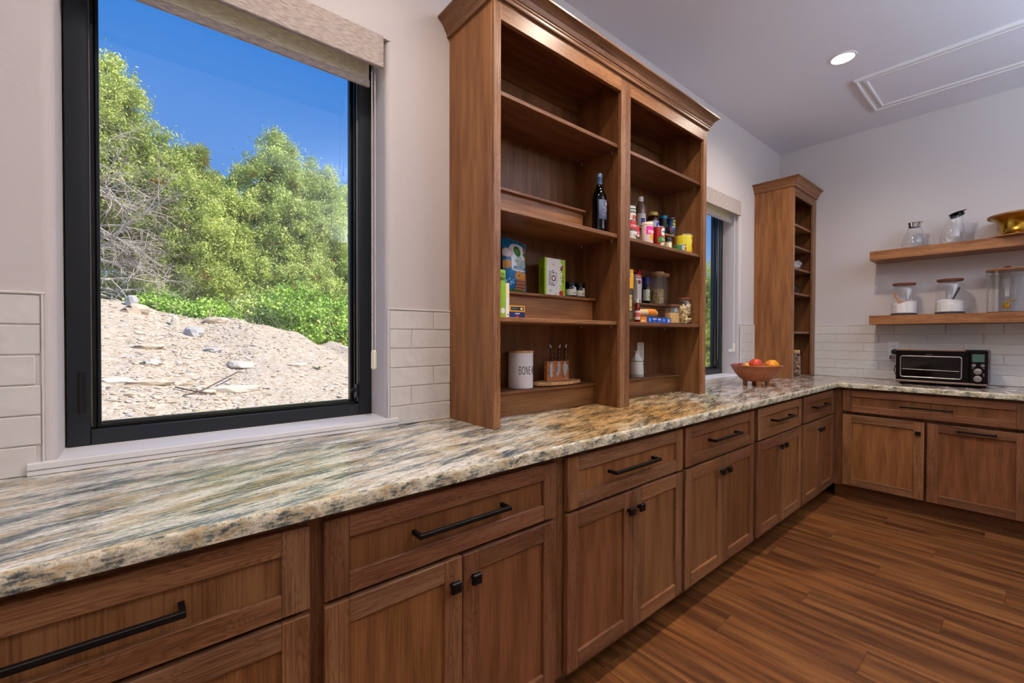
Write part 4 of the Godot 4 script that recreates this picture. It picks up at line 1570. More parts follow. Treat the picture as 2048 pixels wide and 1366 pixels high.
func carton(called: String, label: String, cat: String, mn: Vector3, mx: Vector3, sides: Material, front: Material, left: Material = null, group := "") -> Node3D:
	var c := Vector3((mn.x + mx.x) / 2, mn.y, (mn.z + mx.z) / 2)
	var t := thing(called, label, cat, c, 0.0, group)
	var a := mn - c
	var b := mx - c
	var s := MB.new()
	s.bx(a, b, 0.001, 1)
	put("carton", s.mesh(sides), t)
	var f := MB.new()
	f.poly([Vector3(a.x + 0.001, a.y + 0.001, b.z + 0.0003), Vector3(b.x - 0.001, a.y + 0.001, b.z + 0.0003), Vector3(b.x - 0.001, b.y - 0.001, b.z + 0.0003), Vector3(a.x + 0.001, b.y - 0.001, b.z + 0.0003)], Vector3(0, 0, 1), [V(0, 1), V(1, 1), V(1, 0), V(0, 0)])
	put("front_print", f.mesh(front), t)
	if left:
		var l := MB.new()
		l.poly([Vector3(a.x - 0.0003, a.y + 0.001, a.z + 0.001), Vector3(a.x - 0.0003, a.y + 0.001, b.z - 0.001), Vector3(a.x - 0.0003, b.y - 0.001, b.z - 0.001), Vector3(a.x - 0.0003, b.y - 0.001, a.z + 0.001)], Vector3(-1, 0, 0), [V(0, 1), V(1, 1), V(1, 0), V(0, 0)])
		put("side_print", l.mesh(left), t)
	return t

# clear storage jar with walls of real thickness
func jar_glass(t: Node3D, r: float, h: float, m: Material, neck := 0.0) -> void:
	var w := 0.0025
	var pr := [V(0, 0), V(r - 0.004, 0), V(r, 0.004), V(r, h - neck)]
	if neck > 0.0:
		pr.append_array([V(r - 0.003, h - neck * 0.6), V(r * 0.86, h - neck * 0.3), V(r * 0.86, h), V(r * 0.86 - w, h), V(r * 0.86 - w, h - neck * 0.3), V(r - 0.003 - w, h - neck * 0.6)])
	else:
		pr.append_array([V(r - w, h)])
	pr.append_array([V(r - w, h - neck - 0.001), V(r - w, 0.007), V(0, 0.007)])
	lathed("glass_jar", pr, m, t, 36)

func pieces(t: Node3D, called: String, mesh: Mesh, r: float, y0: float, y1: float, count: int, sc: float, cols: Array, sd: int) -> void:
	var g := RandomNumberGenerator.new()
	g.seed = sd
	var mm := MultiMesh.new()
	mm.transform_format = MultiMesh.TRANSFORM_3D
	mm.use_colors = true
	mm.mesh = mesh
	mm.instance_count = count
	for k in count:
		var a := g.randf() * TAU
		var q := r * pow(g.randf(), 0.25)
		var s := sc * g.randf_range(0.75, 1.25)
		mm.set_instance_transform(k, Transform3D(Basis.from_euler(Vector3(g.randf() * TAU, g.randf() * TAU, g.randf() * TAU)).scaled(Vector3(s, s, s)), Vector3(sin(a) * q, lerpf(y0, y1, g.randf()), cos(a) * q)))
		mm.set_instance_color(k, (cols[0] as Color).lerp(cols[1], g.randf()))
	var mi := MultiMeshInstance3D.new()
	mi.name = called
	mi.multimesh = mm
	mi.set_meta("kind", "stuff")
	t.add_child(mi)

func tinted(rough := 0.7) -> StandardMaterial3D:
	var m := mat(Color.WHITE, rough)
	m.vertex_color_use_as_albedo = true
	return m

func shelf_goods() -> void:
	left_bay()
	right_bay_cans()
	right_bay_dry()
	corner_goods()

func left_bay() -> void:
	# wine
	var y := 1.776
	var wine := thing("wine_bottle", "dark wine bottle with a blue-grey label and capsule on the middle shelf", "wine bottle", Vector3(1.765, y, 0.215))
	var gl := mat(Color(0.012, 0.014, 0.010), 0.06)
	gl.metallic_specular = 0.35
	lathed("bottle", [V(0, 0.004), V(0.026, 0.002), V(0.033, 0.0), V(0.0352, 0.004), V(0.0358, 0.03), V(0.0358, 0.175), V(0.0345, 0.195), V(0.029, 0.212), V(0.0205, 0.226), V(0.0158, 0.240), V(0.0143, 0.258), V(0.014, 0.295), V(0, 0.295)], gl, wine, 36)
	lathed("capsule", [V(0.0147, 0.252), V(0.0151, 0.253), V(0.0149, 0.286), V(0.0156, 0.287), V(0.0156, 0.290), V(0.0152, 0.292), V(0.0152, 0.304), V(0.0140, 0.306), V(0, 0.306)], mat(Color(0.30, 0.38, 0.50), 0.35, 0.3), wine, 24)
	var lab := MB.new()
	lab.lathe([V(0.0360, 0.075), V(0.0363, 0.0755), V(0.0363, 0.170), V(0.0360, 0.1705)], 24, -0.95, 0.95)
	var paper_blue := mat(Color(0.33, 0.37, 0.47), 0.6)
	put("paper_label", lab.mesh(paper_blue), wine)
	var silver := mat(Color(0.82, 0.80, 0.78), 0.5)
	letters(wine, "COLUMBIA", silver, at(0, 0.132, 0, 0.22), 0.0052, 0.0365, 1.05, false, true)
	letters(wine, "CREST", silver, at(0, 0.123, 0, 0.22), 0.0052, 0.0365, 1.05, false, true)
	letters(wine, "GRAND ESTATES", silver, at(0, 0.112, 0, 0.22), 0.0028, 0.0365)
	letters(wine, "CABERNET SAUVIGNON", silver, at(0, 0.096, 0, 0.22), 0.0026, 0.0365)
	var crest := MB.new()
	crest.xf = at(0, 0, 0, 0.25)
	crest.prism(PackedVector2Array([V(-0.007, 0.158), V(-0.007, 0.150), V(0, 0.141), V(0.007, 0.150), V(0.007, 0.158)]), 0.0350, 0.0368)
	put("crest", crest.mesh(mat(Color(0.86, 0.76, 0.68), 0.5)), wine)

	# snack bag, puffed and crimped at both ends
	y = 1.466
	var pr := Print.new(160, 256, Color(0.03, 0.44, 0.66))
	pr.o(0.56, 0.20, 0.36, 0.14, Color(0.88, 0.90, 0.92)).r(0.24, 0.14, 0.62, 0.42, Color(0.88, 0.90, 0.92)).o(0.55, 0.56, 0.31, 0.05, Color(0.88, 0.90, 0.92))
	pr.o(0.50, 0.22, 0.14, 0.105, Color(0.16, 0.42, 0.10)).o(0.50, 0.215, 0.10, 0.06, Color(0.30, 0.56, 0.20))
	pr.o(0.14, 0.26, 0.17, 0.09, Color(0.80, 0.55, 0.42)).o(0.14, 0.26, 0.145, 0.075, Color(0.85, 0.78, 0.80))
	pr.o(0.10, 0.48, 0.15, 0.085, Color(0.80, 0.58, 0.30))
	pr.o(0.87, 0.17, 0.10, 0.06, Color(0.62, 0.50, 0.36)).o(0.92, 0.30, 0.10, 0.09, Color(0.78, 0.46, 0.12)).o(0.84, 0.26, 0.09, 0.035, Color(0.22, 0.48, 0.16))
	pr.r(0.30, 0.51, 0.58, 0.055, Color(0.04, 0.46, 0.64))
	pr.o(0.55, 0.68, 0.18, 0.085, Color(0.83, 0.56, 0.24)).o(0.82, 0.69, 0.16, 0.085, Color(0.83, 0.56, 0.24)).o(0.55, 0.68, 0.03, 0.015, Color(0.10, 0.30, 0.42)).o(0.82, 0.69, 0.03, 0.015, Color(0.10, 0.30, 0.42))
	for k in 7:
		pr.o(0.70, 0.755 + k * 0.028, 0.26, 0.022, [Color(0.72, 0.45, 0.30), Color(0.52, 0.28, 0.24)][k % 2])
	pr.r(0, 0.93, 1, 0.07, Color(0.20, 0.42, 0.10)).o(0.12, 0.90, 0.06, 0.035, Color(0.80, 0.42, 0.10))
	pr.dots(0.05, 0.74, 0.32, 0.12, [Color(0.85, 0.90, 0.95)], 40, 0.012, 3)
	var bag := thing("snack_bag", "blue and white foil bag of pretzel crisps standing on the step in the left bay", "snack bag", Vector3(1.318, y, 0.085))
	bag.rotation = Vector3(-0.06, 0.05, -0.03)
	var bm := MB.new()
	var bw := 0.152
	var bh := 0.245
	var gridf := []
	for j in 17:
		var row := []
		for k in 13:
			var u := k / 12.0
			var v := j / 16.0
			var puff := 0.030 * pow(sin(PI * clampf(u, 0, 1)), 0.6) * pow(sin(PI * clampf((v - 0.05) / 0.9, 0, 1)), 0.55)
			var pinch := 1.0 - 0.05 * sin(PI * v) + 0.04 * (v - 0.5)
			var wr := 0.0018 * sin(u * 31.0 + v * 9.0) * (1.0 - sin(PI * v)) * (1.0 if v > 0.06 else 0.2)
			row.append(Vector3((u - 0.5) * bw * pinch, v * bh + (0.006 * sin(u * 5.0) if j == 16 else 0.0), puff + wr))
		gridf.append(row)
	for side in 2:
		for j in 16:
			for k in 12:
				var q := [gridf[j][k], gridf[j][k + 1], gridf[j + 1][k + 1], gridf[j + 1][k]]
				var uv := []
				for e in [[k, j], [k + 1, j], [k + 1, j + 1], [k, j + 1]]:
					uv.append(V(e[0] / 12.0, 1.0 - e[1] / 16.0))
				if side == 1:
					for e in 4:
						q[e] = Vector3(q[e].x, q[e].y, -q[e].z - 0.0006)
				bm.poly(q, Vector3(0, 0, 1 - 2 * side), uv)
	put("bag", bm.mesh(pr.m(0.28)), bag)
	letters(bag, "PRETZEL", M.green, Transform3D(Basis.IDENTITY, Vector3(0.006, 0.143, 0.0315)), 0.0125, 0.0, 1.0)
	letters(bag, "THINS", M.green, Transform3D(Basis.IDENTITY, Vector3(0.010, 0.128, 0.0318)), 0.0125, 0.0, 1.0)
	letters(bag, "SEA SALT", M.paper, Transform3D(Basis.IDENTITY, Vector3(0.010, 0.1125, 0.0316)), 0.0075, 0.0, 1.0, true)
	letters(bag, "Little", M.green, Transform3D(Basis.IDENTITY, Vector3(0.002, 0.160, 0.031)), 0.010, 0.0, 0.9, false, true)

	# popcorn box
	var lime := Color(0.58, 0.72, 0.05)
	var pf := Print.new(150, 190, Color(0.90, 0.87, 0.83))
	pf.r(0, 0, 0.08, 1, Color(0.66, 0.78, 0.10)).r(0.76, 0, 0.24, 1, Color(0.62, 0.75, 0.05))
	pf.dots(0.68, 0.10, 0.16, 0.86, [Color(0.93, 0.89, 0.72), Color(0.86, 0.74, 0.42), Color(0.95, 0.93, 0.86)], 150, 0.022, 8)
	pf.o(0.42, 0.16, 0.05, 0.04, Color(0.83, 0.74, 0.48)).o(0.28, 0.87, 0.05, 0.04, Color(0.83, 0.74, 0.48)).o(0.52, 0.96, 0.04, 0.03, Color(0.83, 0.74, 0.48))
	pf.o(0.83, 0.21, 0.07, 0.055, Color(0.72, 0.08, 0.20)).o(0.80, 0.27, 0.05, 0.04, Color(0.13, 0.12, 0.28)).o(0.76, 0.15, 0.06, 0.05, Color(0.88, 0.86, 0.82))
	pf.o(0.80, 0.92, 0.10, 0.075, Color(0.76, 0.07, 0.14))
	pf.o(0.42, 0.53, 0.095, 0.085, Color(0.16, 0.13, 0.14)).o(0.42, 0.53, 0.075, 0.066, Color(0.74, 0.16, 0.22)).o(0.42, 0.53, 0.055, 0.05, Color(0.92, 0.89, 0.84))
	var pop := carton("popcorn_box", "lime green and white popcorn carton in the left bay", "carton", Vector3(1.478, y, 0.076), Vector3(1.622, y + 0.182, 0.118), mat(lime, 0.45), pf.m(), mat(Color(0.50, 0.64, 0.04), 0.45))
	var up := Basis(Vector3(0, 0, 1), PI / 2)
	letters(pop, "SKINNY", M.ink, Transform3D(up, Vector3(-0.036, 0.085, 0.0216)), 0.018, 0.0, 0.82)
	letters(pop, "P", M.ink, Transform3D(up, Vector3(-0.012, 0.056, 0.0216)), 0.024)
	letters(pop, "P", M.ink, Transform3D(up, Vector3(-0.012, 0.116, 0.0216)), 0.024)
	letters(pop, "POPCORN", M.green, Transform3D(up, Vector3(0.0075, 0.088, 0.0216)), 0.0095, 0.0, 0.95)
	letters(pop, "SEA SALT", M.ink, Transform3D(up, Vector3(0.054, 0.086, 0.0216)), 0.0085, 0.0, 0.8, true)
	letters(pop, "HERE'S THE SKINNY", M.ink, Transform3D(Basis(Vector3.UP, -PI / 2) * up, Vector3(-0.0728, 0.090, 0.002)), 0.010, 0.0, 0.72)

	# two dark jam jars
	for k in 2:
		var j := thing("jam_jar", ["dark jam jar with cream label beside the popcorn carton", "dark jam jar with cream label, the right one by the bay wall"][k], "jar", Vector3([1.694, 1.778][k], y, [0.088, 0.075][k]), 0.1, "dark jam jars")
		var r: float = [0.0305, 0.0285][k]
		lathed("jar_body", [V(0, 0), V(r - 0.003, 0), V(r, 0.004), V(r, 0.058), V(r - 0.003, 0.064), V(r - 0.004, 0.068), V(0, 0.068)], mat(Color(0.035, 0.018, 0.020), 0.08), j)
		lathed("jar_lid", [V(r - 0.003, 0.064), V(r, 0.065), V(r, 0.080), V(r - 0.002, 0.082), V(0, 0.082)], mat(Color(0.03, 0.03, 0.032), 0.25), j)
		var l := MB.new()
		l.lathe([V(r + 0.0002, 0.012), V(r + 0.0005, 0.0125), V(r + 0.0005, 0.043), V(r + 0.0002, 0.0435)], 24, -1.9, 1.9)
		put("paper_label", l.mesh(M.cream), j)
		var seal := MB.new()
		seal.xf = at(0, 0, 0, -0.1)
		seal.prism(circle(0, 0.048, 0.008, 14), r - 0.001, r + 0.0009)
		put("seal", seal.mesh(M.paper), j)
		letters(j, "Jam", M.ink, at(0, 0.026, 0, -0.1), 0.008, r + 0.0006, 1.0, false, true)

	# low front row: green carton, white carton, small stacked boxes, oil bottle behind
	y = 1.344
	var gf := Print.new(64, 140, Color(0.56, 0.76, 0.02))
	gf.o(0.85, 0.86, 0.14, 0.06, Color(0.92, 0.93, 0.88))
	var gb := carton("lime_carton", "lime green carton at the left end of the lower shelf, half behind the bookcase frame", "carton", Vector3(1.045, y, 0.165), Vector3(1.127, y + 0.192, 0.252), mat(Color(0.52, 0.72, 0.03), 0.45), gf.m())
	letters(gb, "TO", M.ink, Transform3D(Basis.IDENTITY, Vector3(0.026, 0.172, 0.0441)), 0.013, 0, 0.8, true)
	letters(gb, "DINE", M.ink, Transform3D(Basis.IDENTITY, Vector3(0.021, 0.155, 0.0441)), 0.013, 0, 0.8, true)
	var wf := Print.new(32, 90, Color(0.93, 0.88, 0.68))
	wf.r(0, 0.45, 1, 0.55, Color(0.93, 0.91, 0.86)).o(0.6, 0.92, 0.2, 0.03, Color(0.75, 0.15, 0.15))
	carton("white_carton", "slim cream carton standing beside the lime green carton", "carton", Vector3(1.130, y, 0.205), Vector3(1.1495, y + 0.140, 0.250), M.cream, wf.m())
	var nf := Print.new(100, 34, Color(0.05, 0.12, 0.36))
	nf.o(0.5, 0.75, 0.09, 0.22, Color(0.75, 0.20, 0.12)).r(0.33, 0.12, 0.34, 0.26, Color(0.70, 0.74, 0.82))
	carton("small_box", "small dark blue box, lower of two stacked at the front of the left bay", "box", Vector3(1.166, y, 0.186), Vector3(1.250, y + 0.026, 0.232), mat(Color(0.06, 0.12, 0.34), 0.4), nf.m(), null, "small stacked boxes")
	var yf := Print.new(100, 28, Color(0.86, 0.58, 0.06))
	yf.r(0.10, 0.18, 0.82, 0.64, Color(0.05, 0.10, 0.10)).r(0.17, 0.34, 0.34, 0.26, Color(0.10, 0.42, 0.40)).o(0.78, 0.5, 0.08, 0.2, Color(0.85, 0.85, 0.82))
	carton("small_box", "small yellow and black box, upper of two stacked at the front of the left bay", "box", Vector3(1.163, y + 0.0262, 0.184), Vector3(1.251, y + 0.0532, 0.232), mat(Color(0.85, 0.58, 0.08), 0.4), yf.m(), null, "small stacked boxes")
	var ob := thing("seasoning_grinder", "clear seasoning grinder with silver cap behind the lime green carton", "jar", Vector3(1.168, 1.466, 0.125))
	lathed("glass_body", [V(0, 0), V(0.022, 0), V(0.024, 0.004), V(0.024, 0.09), V(0.019, 0.102), V(0.019, 0.106), V(0, 0.106)], M.clear, ob)
	lathed("peppercorns", [V(0, 0.003), V(0.021, 0.003), V(0.021, 0.085), V(0, 0.088)], mat(Color(0.30, 0.28, 0.10), 0.7), ob)
	lathed("cap", [V(0.019, 0.103), V(0.021, 0.105), V(0.020, 0.132), V(0.012, 0.138), V(0, 0.138)], M.steel, ob)

	# canister and cheese board on the bottom step
	y = 1.026
	var can := thing("canister", "white ceramic canister lettered in black, with a flat wooden lid", "canister", Vector3(1.357, y, 0.084))
	var glaze := mat(Color(0.88, 0.86, 0.86), 0.12)
	lathed("ceramic_body", [V(0, 0), V(0.053, 0), V(0.0575, 0.003), V(0.0585, 0.009), V(0.0585, 0.164), V(0.0575, 0.166), V(0, 0.166)], glaze, can, 48)
	lathed("lid", [V(0, 0.1662), V(0.0592, 0.1662), V(0.0597, 0.168), V(0.0597, 0.174), V(0.0588, 0.1755), V(0, 0.1755)], M.light_wood, can, 40)
	letters(can, "BONE APPÉTIT", M.ink, at(0, 0.086, 0, 0.42), 0.037, 0.0586, 0.45)
	var bd := thing("cheese_board", "oval wooden cheese board with an upright block on the bottom step", "cheese board", Vector3(1.600, y, 0.088))
	var ell := PackedVector2Array()
	for k in 40:
		var a := TAU * k / 40.0
		ell.append(V(0.158 * cos(a), 0.062 * sin(a)))
	var brd := MB.new()
	brd.xf = Transform3D(Basis(Vector3(1, 0, 0), Vector3(0, 0, -1), Vector3(0, 1, 0)), Vector3.ZERO)
	brd.prism(ell, 0.004, 0.020, 0.003)
	for k in 3:
		brd.prism(circle([-0.10, 0.10, 0.0][k], [0.0, 0.0, 0.03][k], 0.012, 10), 0.0, 0.0045)
	put("board", brd.mesh(M.light_wood), bd)
	var bl := box("block", Vector3(-0.078, 0.020, -0.018), Vector3(0.078, 0.120, 0.006), M.acacia, bd, 0.002, 0)
	box("magnet_strip", Vector3(-0.0775, 0.075, 0.0058), Vector3(0.0775, 0.0785, 0.0068), M.steel, bl, 0, 0)
	# three knives held on the magnet
	var shapes := [
		PackedVector2Array([V(-0.012, 0.0), V(-0.013, -0.03), V(-0.014, -0.058), V(-0.008, -0.067), V(0.006, -0.066), V(0.011, -0.057), V(0.007, -0.052), V(0.008, -0.03), V(0.006, 0.0)]),
		PackedVector2Array([V(-0.010, 0.0), V(-0.006, -0.02), V(-0.008, -0.038), V(-0.018, -0.048), V(-0.022, -0.052), V(-0.014, -0.054), V(-0.019, -0.060), V(-0.008, -0.062), V(0.004, -0.050), V(0.009, -0.032), V(0.010, 0.0)]),
		PackedVector2Array([V(-0.012, -0.002), V(-0.015, -0.022), V(-0.012, -0.045), V(0.0, -0.073), V(0.012, -0.052), V(0.020, -0.028), V(0.022, -0.012), V(0.010, 0.0)])]
	for k in 3:
		var kn := thing("cheese_knife", ["broad-bladed cheese spreader with red handle, left on the block", "hooked cheese knife with red handle, middle on the block", "heart-bladed cheese knife with red handle, right on the block"][k], "cheese knife", Vector3(1.600 + [-0.052, -0.003, 0.043][k], y + 0.106, 0.0975), 0.0, "cheese knives")
		var bld := MB.new()
		bld.prism(shapes[k], -0.0008, 0.0008, 0.0)
		bld.prism(PackedVector2Array([V(-0.005, -0.002), V(0.005, -0.002), V(0.0045, 0.014), V(-0.0045, 0.014)]), -0.003, 0.003, 0.001)
		put("blade", bld.mesh(M.chrome_soft), kn)
		var hd := MB.new()
		var s := 1.0 if k > 0 else -1.0
		hd.tube([Vector3(0, 0.012, 0), Vector3(0.001, 0.03, 0), Vector3(0.002 * s, 0.055, 0), Vector3(0.003 * s, 0.070, 0), Vector3(0.005 * s, 0.080, 0)], [0.0055, 0.0048, 0.0055, 0.0045, 0.0040], 8)
		var he := put("knife_handle", hd.mesh(mat(Color(0.26, 0.035, 0.03), 0.25)), kn)
		var tp := MB.new()
		tp.tube([Vector3(0.004 * s, 0.078, 0), Vector3(0.008 * s, 0.088, 0), Vector3(0.013 * s, 0.094, 0)], [0.0042, 0.0038, 0.003], 8)
		for q in 3:
			tp.tube([Vector3(0.001 * s, 0.022 + q * 0.020, 0.003), Vector3(0.001 * s, 0.022 + q * 0.020, 0.0062)], 0.0014, 6)
		put("bolster", tp.mesh(M.chrome_soft), he)

func circle(x: float, y: float, r: float, k: int) -> PackedVector2Array:
	var p := PackedVector2Array()
	for j in k:
		p.append(V(x + r * cos(TAU * j / k), y + r * sin(TAU * j / k)))
	return p

func wrap_print(base: Color) -> Print:
	return Print.new(128, 64, base)

func right_bay_cans() -> void:
	# paper labels wrap from the back (u 0) round the front (u near 0.5 after the half turn below)
	var y := 1.776
	var F := 0.03     # u of the label centre, seen from the room; the print starts facing the room
	var white := Color(0.92, 0.91, 0.88)
	var soup := wrap_print(Color(0.80, 0.05, 0.07))
	soup.r(0, 0.52, 1, 0.48, white).r(0, 0.46, 1, 0.10, Color(0.10, 0.30, 0.12)).dots(0, 0.66, 1, 0.3, [Color(0.75, 0.78, 0.6), Color(0.85, 0.8, 0.7)], 50, 0.02, 5)
	var c1 := tin("red and white soup can at the left front of the can shelf", 1.993, y, 0.235, 0.033, 0.106, soup.m(), "soup cans")
	letters(c1, "Campbell's", M.paper, at(0, 0.078, 0, 0.25), 0.014, 0.0337, 0.9, false, true)
	letters(c1, "Cream of", M.ink, at(0, 0.032, 0, 0.25), 0.007, 0.0337, 0.9)
	letters(c1, "Chicken", M.ink, at(0, 0.020, 0, 0.25), 0.007, 0.0337, 0.9)
	var tom := wrap_print(Color(0.90, 0.87, 0.82))
	tom.r(0, 0.0, 1, 0.10, white).r(0, 0.12, 1, 0.40, Color(0.08, 0.28, 0.12)).o(0.08, 0.85, 0.07, 0.2, Color(0.80, 0.16, 0.06)).o(0.98, 0.85, 0.05, 0.2, Color(0.80, 0.16, 0.06)).o(0.09, 0.12, 0.04, 0.10, Color(0.8, 0.2, 0.12))
	var c2 := tin("green and white tomato can stacked on the soup can at the left", 1.990, y + 0.1062, 0.235, 0.033, 0.074, tom.m())
	letters(c2, "CONTADINA", M.paper, at(0, 0.049, 0, 0.1), 0.012, 0.0337, 0.9, true)
	var rd := wrap_print(Color(0.78, 0.07, 0.07))
	rd.r(0, 0.30, 1, 0.34, white).r(0, 0.66, 1, 0.16, Color(0.14, 0.35, 0.14)).dots(0, 0.28, 1, 0.4, [Color(0.75, 0.1, 0.1)], 30, 0.03, 9)
	tin("red and white can half hidden behind the soup can at the left", 2.072, y, 0.205, 0.032, 0.096, rd.m(), "soup cans")
	# pink jar
	var pk := wrap_print(Color(0.86, 0.80, 0.78))
	pk.r(0.82, 0.02, 0.36, 0.50, Color(0.86, 0.15, 0.55)).r(0, 0.02, 0.16, 0.50, Color(0.86, 0.15, 0.55)).o(0.02, 0.72, 0.11, 0.22, Color(0.90, 0.52, 0.10)).o(0.98, 0.66, 0.08, 0.18, Color(0.92, 0.62, 0.16)).dots(0.2, 0.1, 0.6, 0.8, [Color(0.9, 0.6, 0.7), Color(0.85, 0.85, 0.85)], 40, 0.02, 2)
	var pj := thing("pink_jar", "pink and white jar with a cream lid among the cans", "jar", Vector3(2.140, y, 0.248))
	lathed("jar_body", [V(0, 0), V(0.029, 0), V(0.0316, 0.004), V(0.0316, 0.098), V(0.029, 0.102), V(0, 0.102)], M.paper, pj)
	lathed("paper_label", [V(0.0317, 0.006), V(0.0319, 0.007), V(0.0319, 0.096), V(0.0317, 0.097)], pk.m(), pj, 32)
	lathed("lid", [V(0.030, 0.102), V(0.0325, 0.103), V(0.0325, 0.117), V(0.031, 0.119), V(0, 0.119)], mat(Color(0.86, 0.80, 0.70), 0.4), pj)
	letters(pj, "PUREE", M.paper, at(0, 0.064, 0, 0.0), 0.016, 0.032, 0.8, true)
	# chunky soup
	var ck := wrap_print(Color(0.62, 0.03, 0.05))
	ck.o(0.02, 0.25, 0.15, 0.22, white).o(0.99, 0.25, 0.09, 0.22, white).o(0.03, 0.47, 0.10, 0.08, Color(0.80, 0.55, 0.15)).r(0, 0.55, 0.20, 0.24, Color(0.35, 0.62, 0.30)).r(0.82, 0.55, 0.18, 0.24, Color(0.35, 0.62, 0.30)).o(0.87, 0.70, 0.06, 0.16, Color(0.20, 0.55, 0.16)).o(0.02, 0.92, 0.14, 0.14, Color(0.88, 0.80, 0.66)).o(0.98, 0.95, 0.1, 0.12, Color(0.88, 0.80, 0.66))
	var c3 := tin("dark red soup can with a green band in the middle of the can shelf", 2.253, y, 0.250, 0.0305, 0.112, ck.m(), "soup cans")
	letters(c3, "CHUNKY", M.ink, at(0, 0.082, 0, 0.12), 0.011, 0.0312, 0.85, true)
	letters(c3, "CLAM", M.paper, at(0, 0.037, 0, 0.12), 0.010, 0.0312, 0.9, true)
	# small olive jar
	var oj := thing("olive_jar", "small jar with a black lid and yellow label behind the flat tin", "jar", Vector3(2.373, y, 0.238))
	var ol := wrap_print(Color(0.84, 0.80, 0.62))
	ol.r(0, 0.0, 0.14, 1, Color(0.80, 0.66, 0.16)).o(0.04, 0.5, 0.05, 0.16, Color(0.1, 0.1, 0.08)).r(0.88, 0.2, 0.1, 0.5, Color(0.9, 0.9, 0.86))
	lathed("jar_body", [V(0, 0), V(0.019, 0), V(0.0208, 0.003), V(0.0208, 0.052), V(0.018, 0.058), V(0, 0.058)], M.clear, oj)
	lathed("contents", [V(0, 0.003), V(0.0185, 0.003), V(0.0185, 0.050), V(0, 0.050)], mat(Color(0.33, 0.33, 0.10), 0.5), oj)
	lathed("paper_label", [V(0.0209, 0.006), V(0.0211, 0.007), V(0.0211, 0.042), V(0.0209, 0.043)], ol.m(), oj)
	lathed("lid", [V(0.0185, 0.056), V(0.0205, 0.057), V(0.0205, 0.070), V(0.019, 0.072), V(0, 0.072)], mat(Color(0.05, 0.05, 0.05), 0.3), oj)
	# big yellow can and the flat tin before it
	var ce := wrap_print(Color(0.88, 0.80, 0.05))
	ce.r(0.05, 0.30, 0.14, 0.08, Color(0.12, 0.45, 0.20)).o(0.10, 0.50, 0.09, 0.14, Color(0.78, 0.10, 0.10)).o(0.02, 0.58, 0.07, 0.12, Color(0.78, 0.10, 0.10)).r(0.04, 0.66, 0.16, 0.06, white).o(0.11, 0.76, 0.07, 0.08, Color(0.78, 0.10, 0.10)).r(0.03, 0.84, 0.16, 0.06, Color(0.16, 0.50, 0.24)).r(0.0, 0.92, 1, 0.08, Color(0.90, 0.50, 0.06)).dots(0.55, 0.1, 0.3, 0.7, [Color(0.80, 0.74, 0.35)], 60, 0.012, 4)
	var c4 := tin("big yellow tomato can at the right end of the can shelf", 2.577, y, 0.226, 0.0485, 0.118, ce.m())
	letters(c4, "CENTO", mat(Color(0.80, 0.28, 0.04), 0.4), at(0, 0.094, 0, 0.42), 0.013, 0.0492, 1.0, true)
	var tu := wrap_print(Color(0.22, 0.48, 0.20))
	tu.r(0.90, 0.1, 0.30, 0.8, Color(0.85, 0.82, 0.76)).r(0, 0.1, 0.14, 0.8, Color(0.85, 0.82, 0.76)).o(0.02, 0.35, 0.06, 0.4, Color(0.86, 0.66, 0.18)).o(0.10, 0.65, 0.05, 0.3, Color(0.80, 0.15, 0.12)).r(0.20, 0.1, 0.1, 0.8, Color(0.55, 0.72, 0.50))
	var c5 := tin("flat green and red tin lying in front of the big yellow can", 2.478, y, 0.250, 0.037, 0.040, tu.m())
	letters(c5, "Tuna", M.red, at(0, 0.019, 0, 0.05), 0.014, 0.0377, 0.9, true)
	# back row on the step
	y = 1.908
	var bv := thing("water_bottle", "tall clear bottle with a white cap and blue-patched label on the step behind the cans", "bottle", Vector3(2.323, y, 0.082))
	lathed("bottle", [V(0, 0), V(0.027, 0), V(0.0305, 0.005), V(0.0305, 0.118), V(0.028, 0.140), V(0.021, 0.160), V(0.0135, 0.172), V(0.0125, 0.186), V(0, 0.186)], mat(Color(0.50, 0.40, 0.33), 0.12), bv)
	var bl := wrap_print(Color(0.86, 0.83, 0.76))
	bl.r(0.86, 0.42, 0.16, 0.5, Color(0.04, 0.14, 0.52)).o(0.12, 0.16, 0.02, 0.08, Color(0.2, 0.2, 0.55))
	lathed("paper_label", [V(0.0306, 0.030), V(0.0309, 0.031), V(0.0309, 0.100), V(0.0306, 0.101)], bl.m(), bv, 32)
	lathed("cap", [V(0.0125, 0.176), V(0.0160, 0.177), V(0.0165, 0.203), V(0.0145, 0.206), V(0, 0.206)], M.paper, bv)
	var sa := thing("salsa_jar", "red-brown sauce jar with a gold lid and violet label on the step behind the cans", "jar", Vector3(2.440, y, 0.092))
	lathed("jar_body", [V(0, 0), V(0.034, 0), V(0.038, 0.005), V(0.038, 0.088), V(0.034, 0.100), V(0.029, 0.108), V(0.029, 0.112), V(0, 0.112)], mat(Color(0.23, 0.055, 0.022), 0.1), sa)
	var sl := wrap_print(Color(0.83, 0.80, 0.82))
	sl.o(0.06, 0.5, 0.12, 0.38, Color(0.28, 0.27, 0.62)).o(0.99, 0.5, 0.06, 0.38, Color(0.28, 0.27, 0.62)).r(0, 0.40, 0.14, 0.16, Color(0.85, 0.85, 0.92))
	lathed("paper_label", [V(0.0381, 0.018), V(0.0384, 0.019), V(0.0384, 0.072), V(0.0381, 0.073)], sl.m(), sa, 32)
	lathed("lid", [V(0.029, 0.108), V(0.0315, 0.110), V(0.0315, 0.127), V(0.028, 0.131), V(0, 0.132)], mat(Color(0.80, 0.70, 0.38), 0.35, 0.2), sa)
	var bk := thing("snack_tub", "black tub with a bright blue lid on the step behind the cans", "tub", Vector3(2.548, y, 0.098))
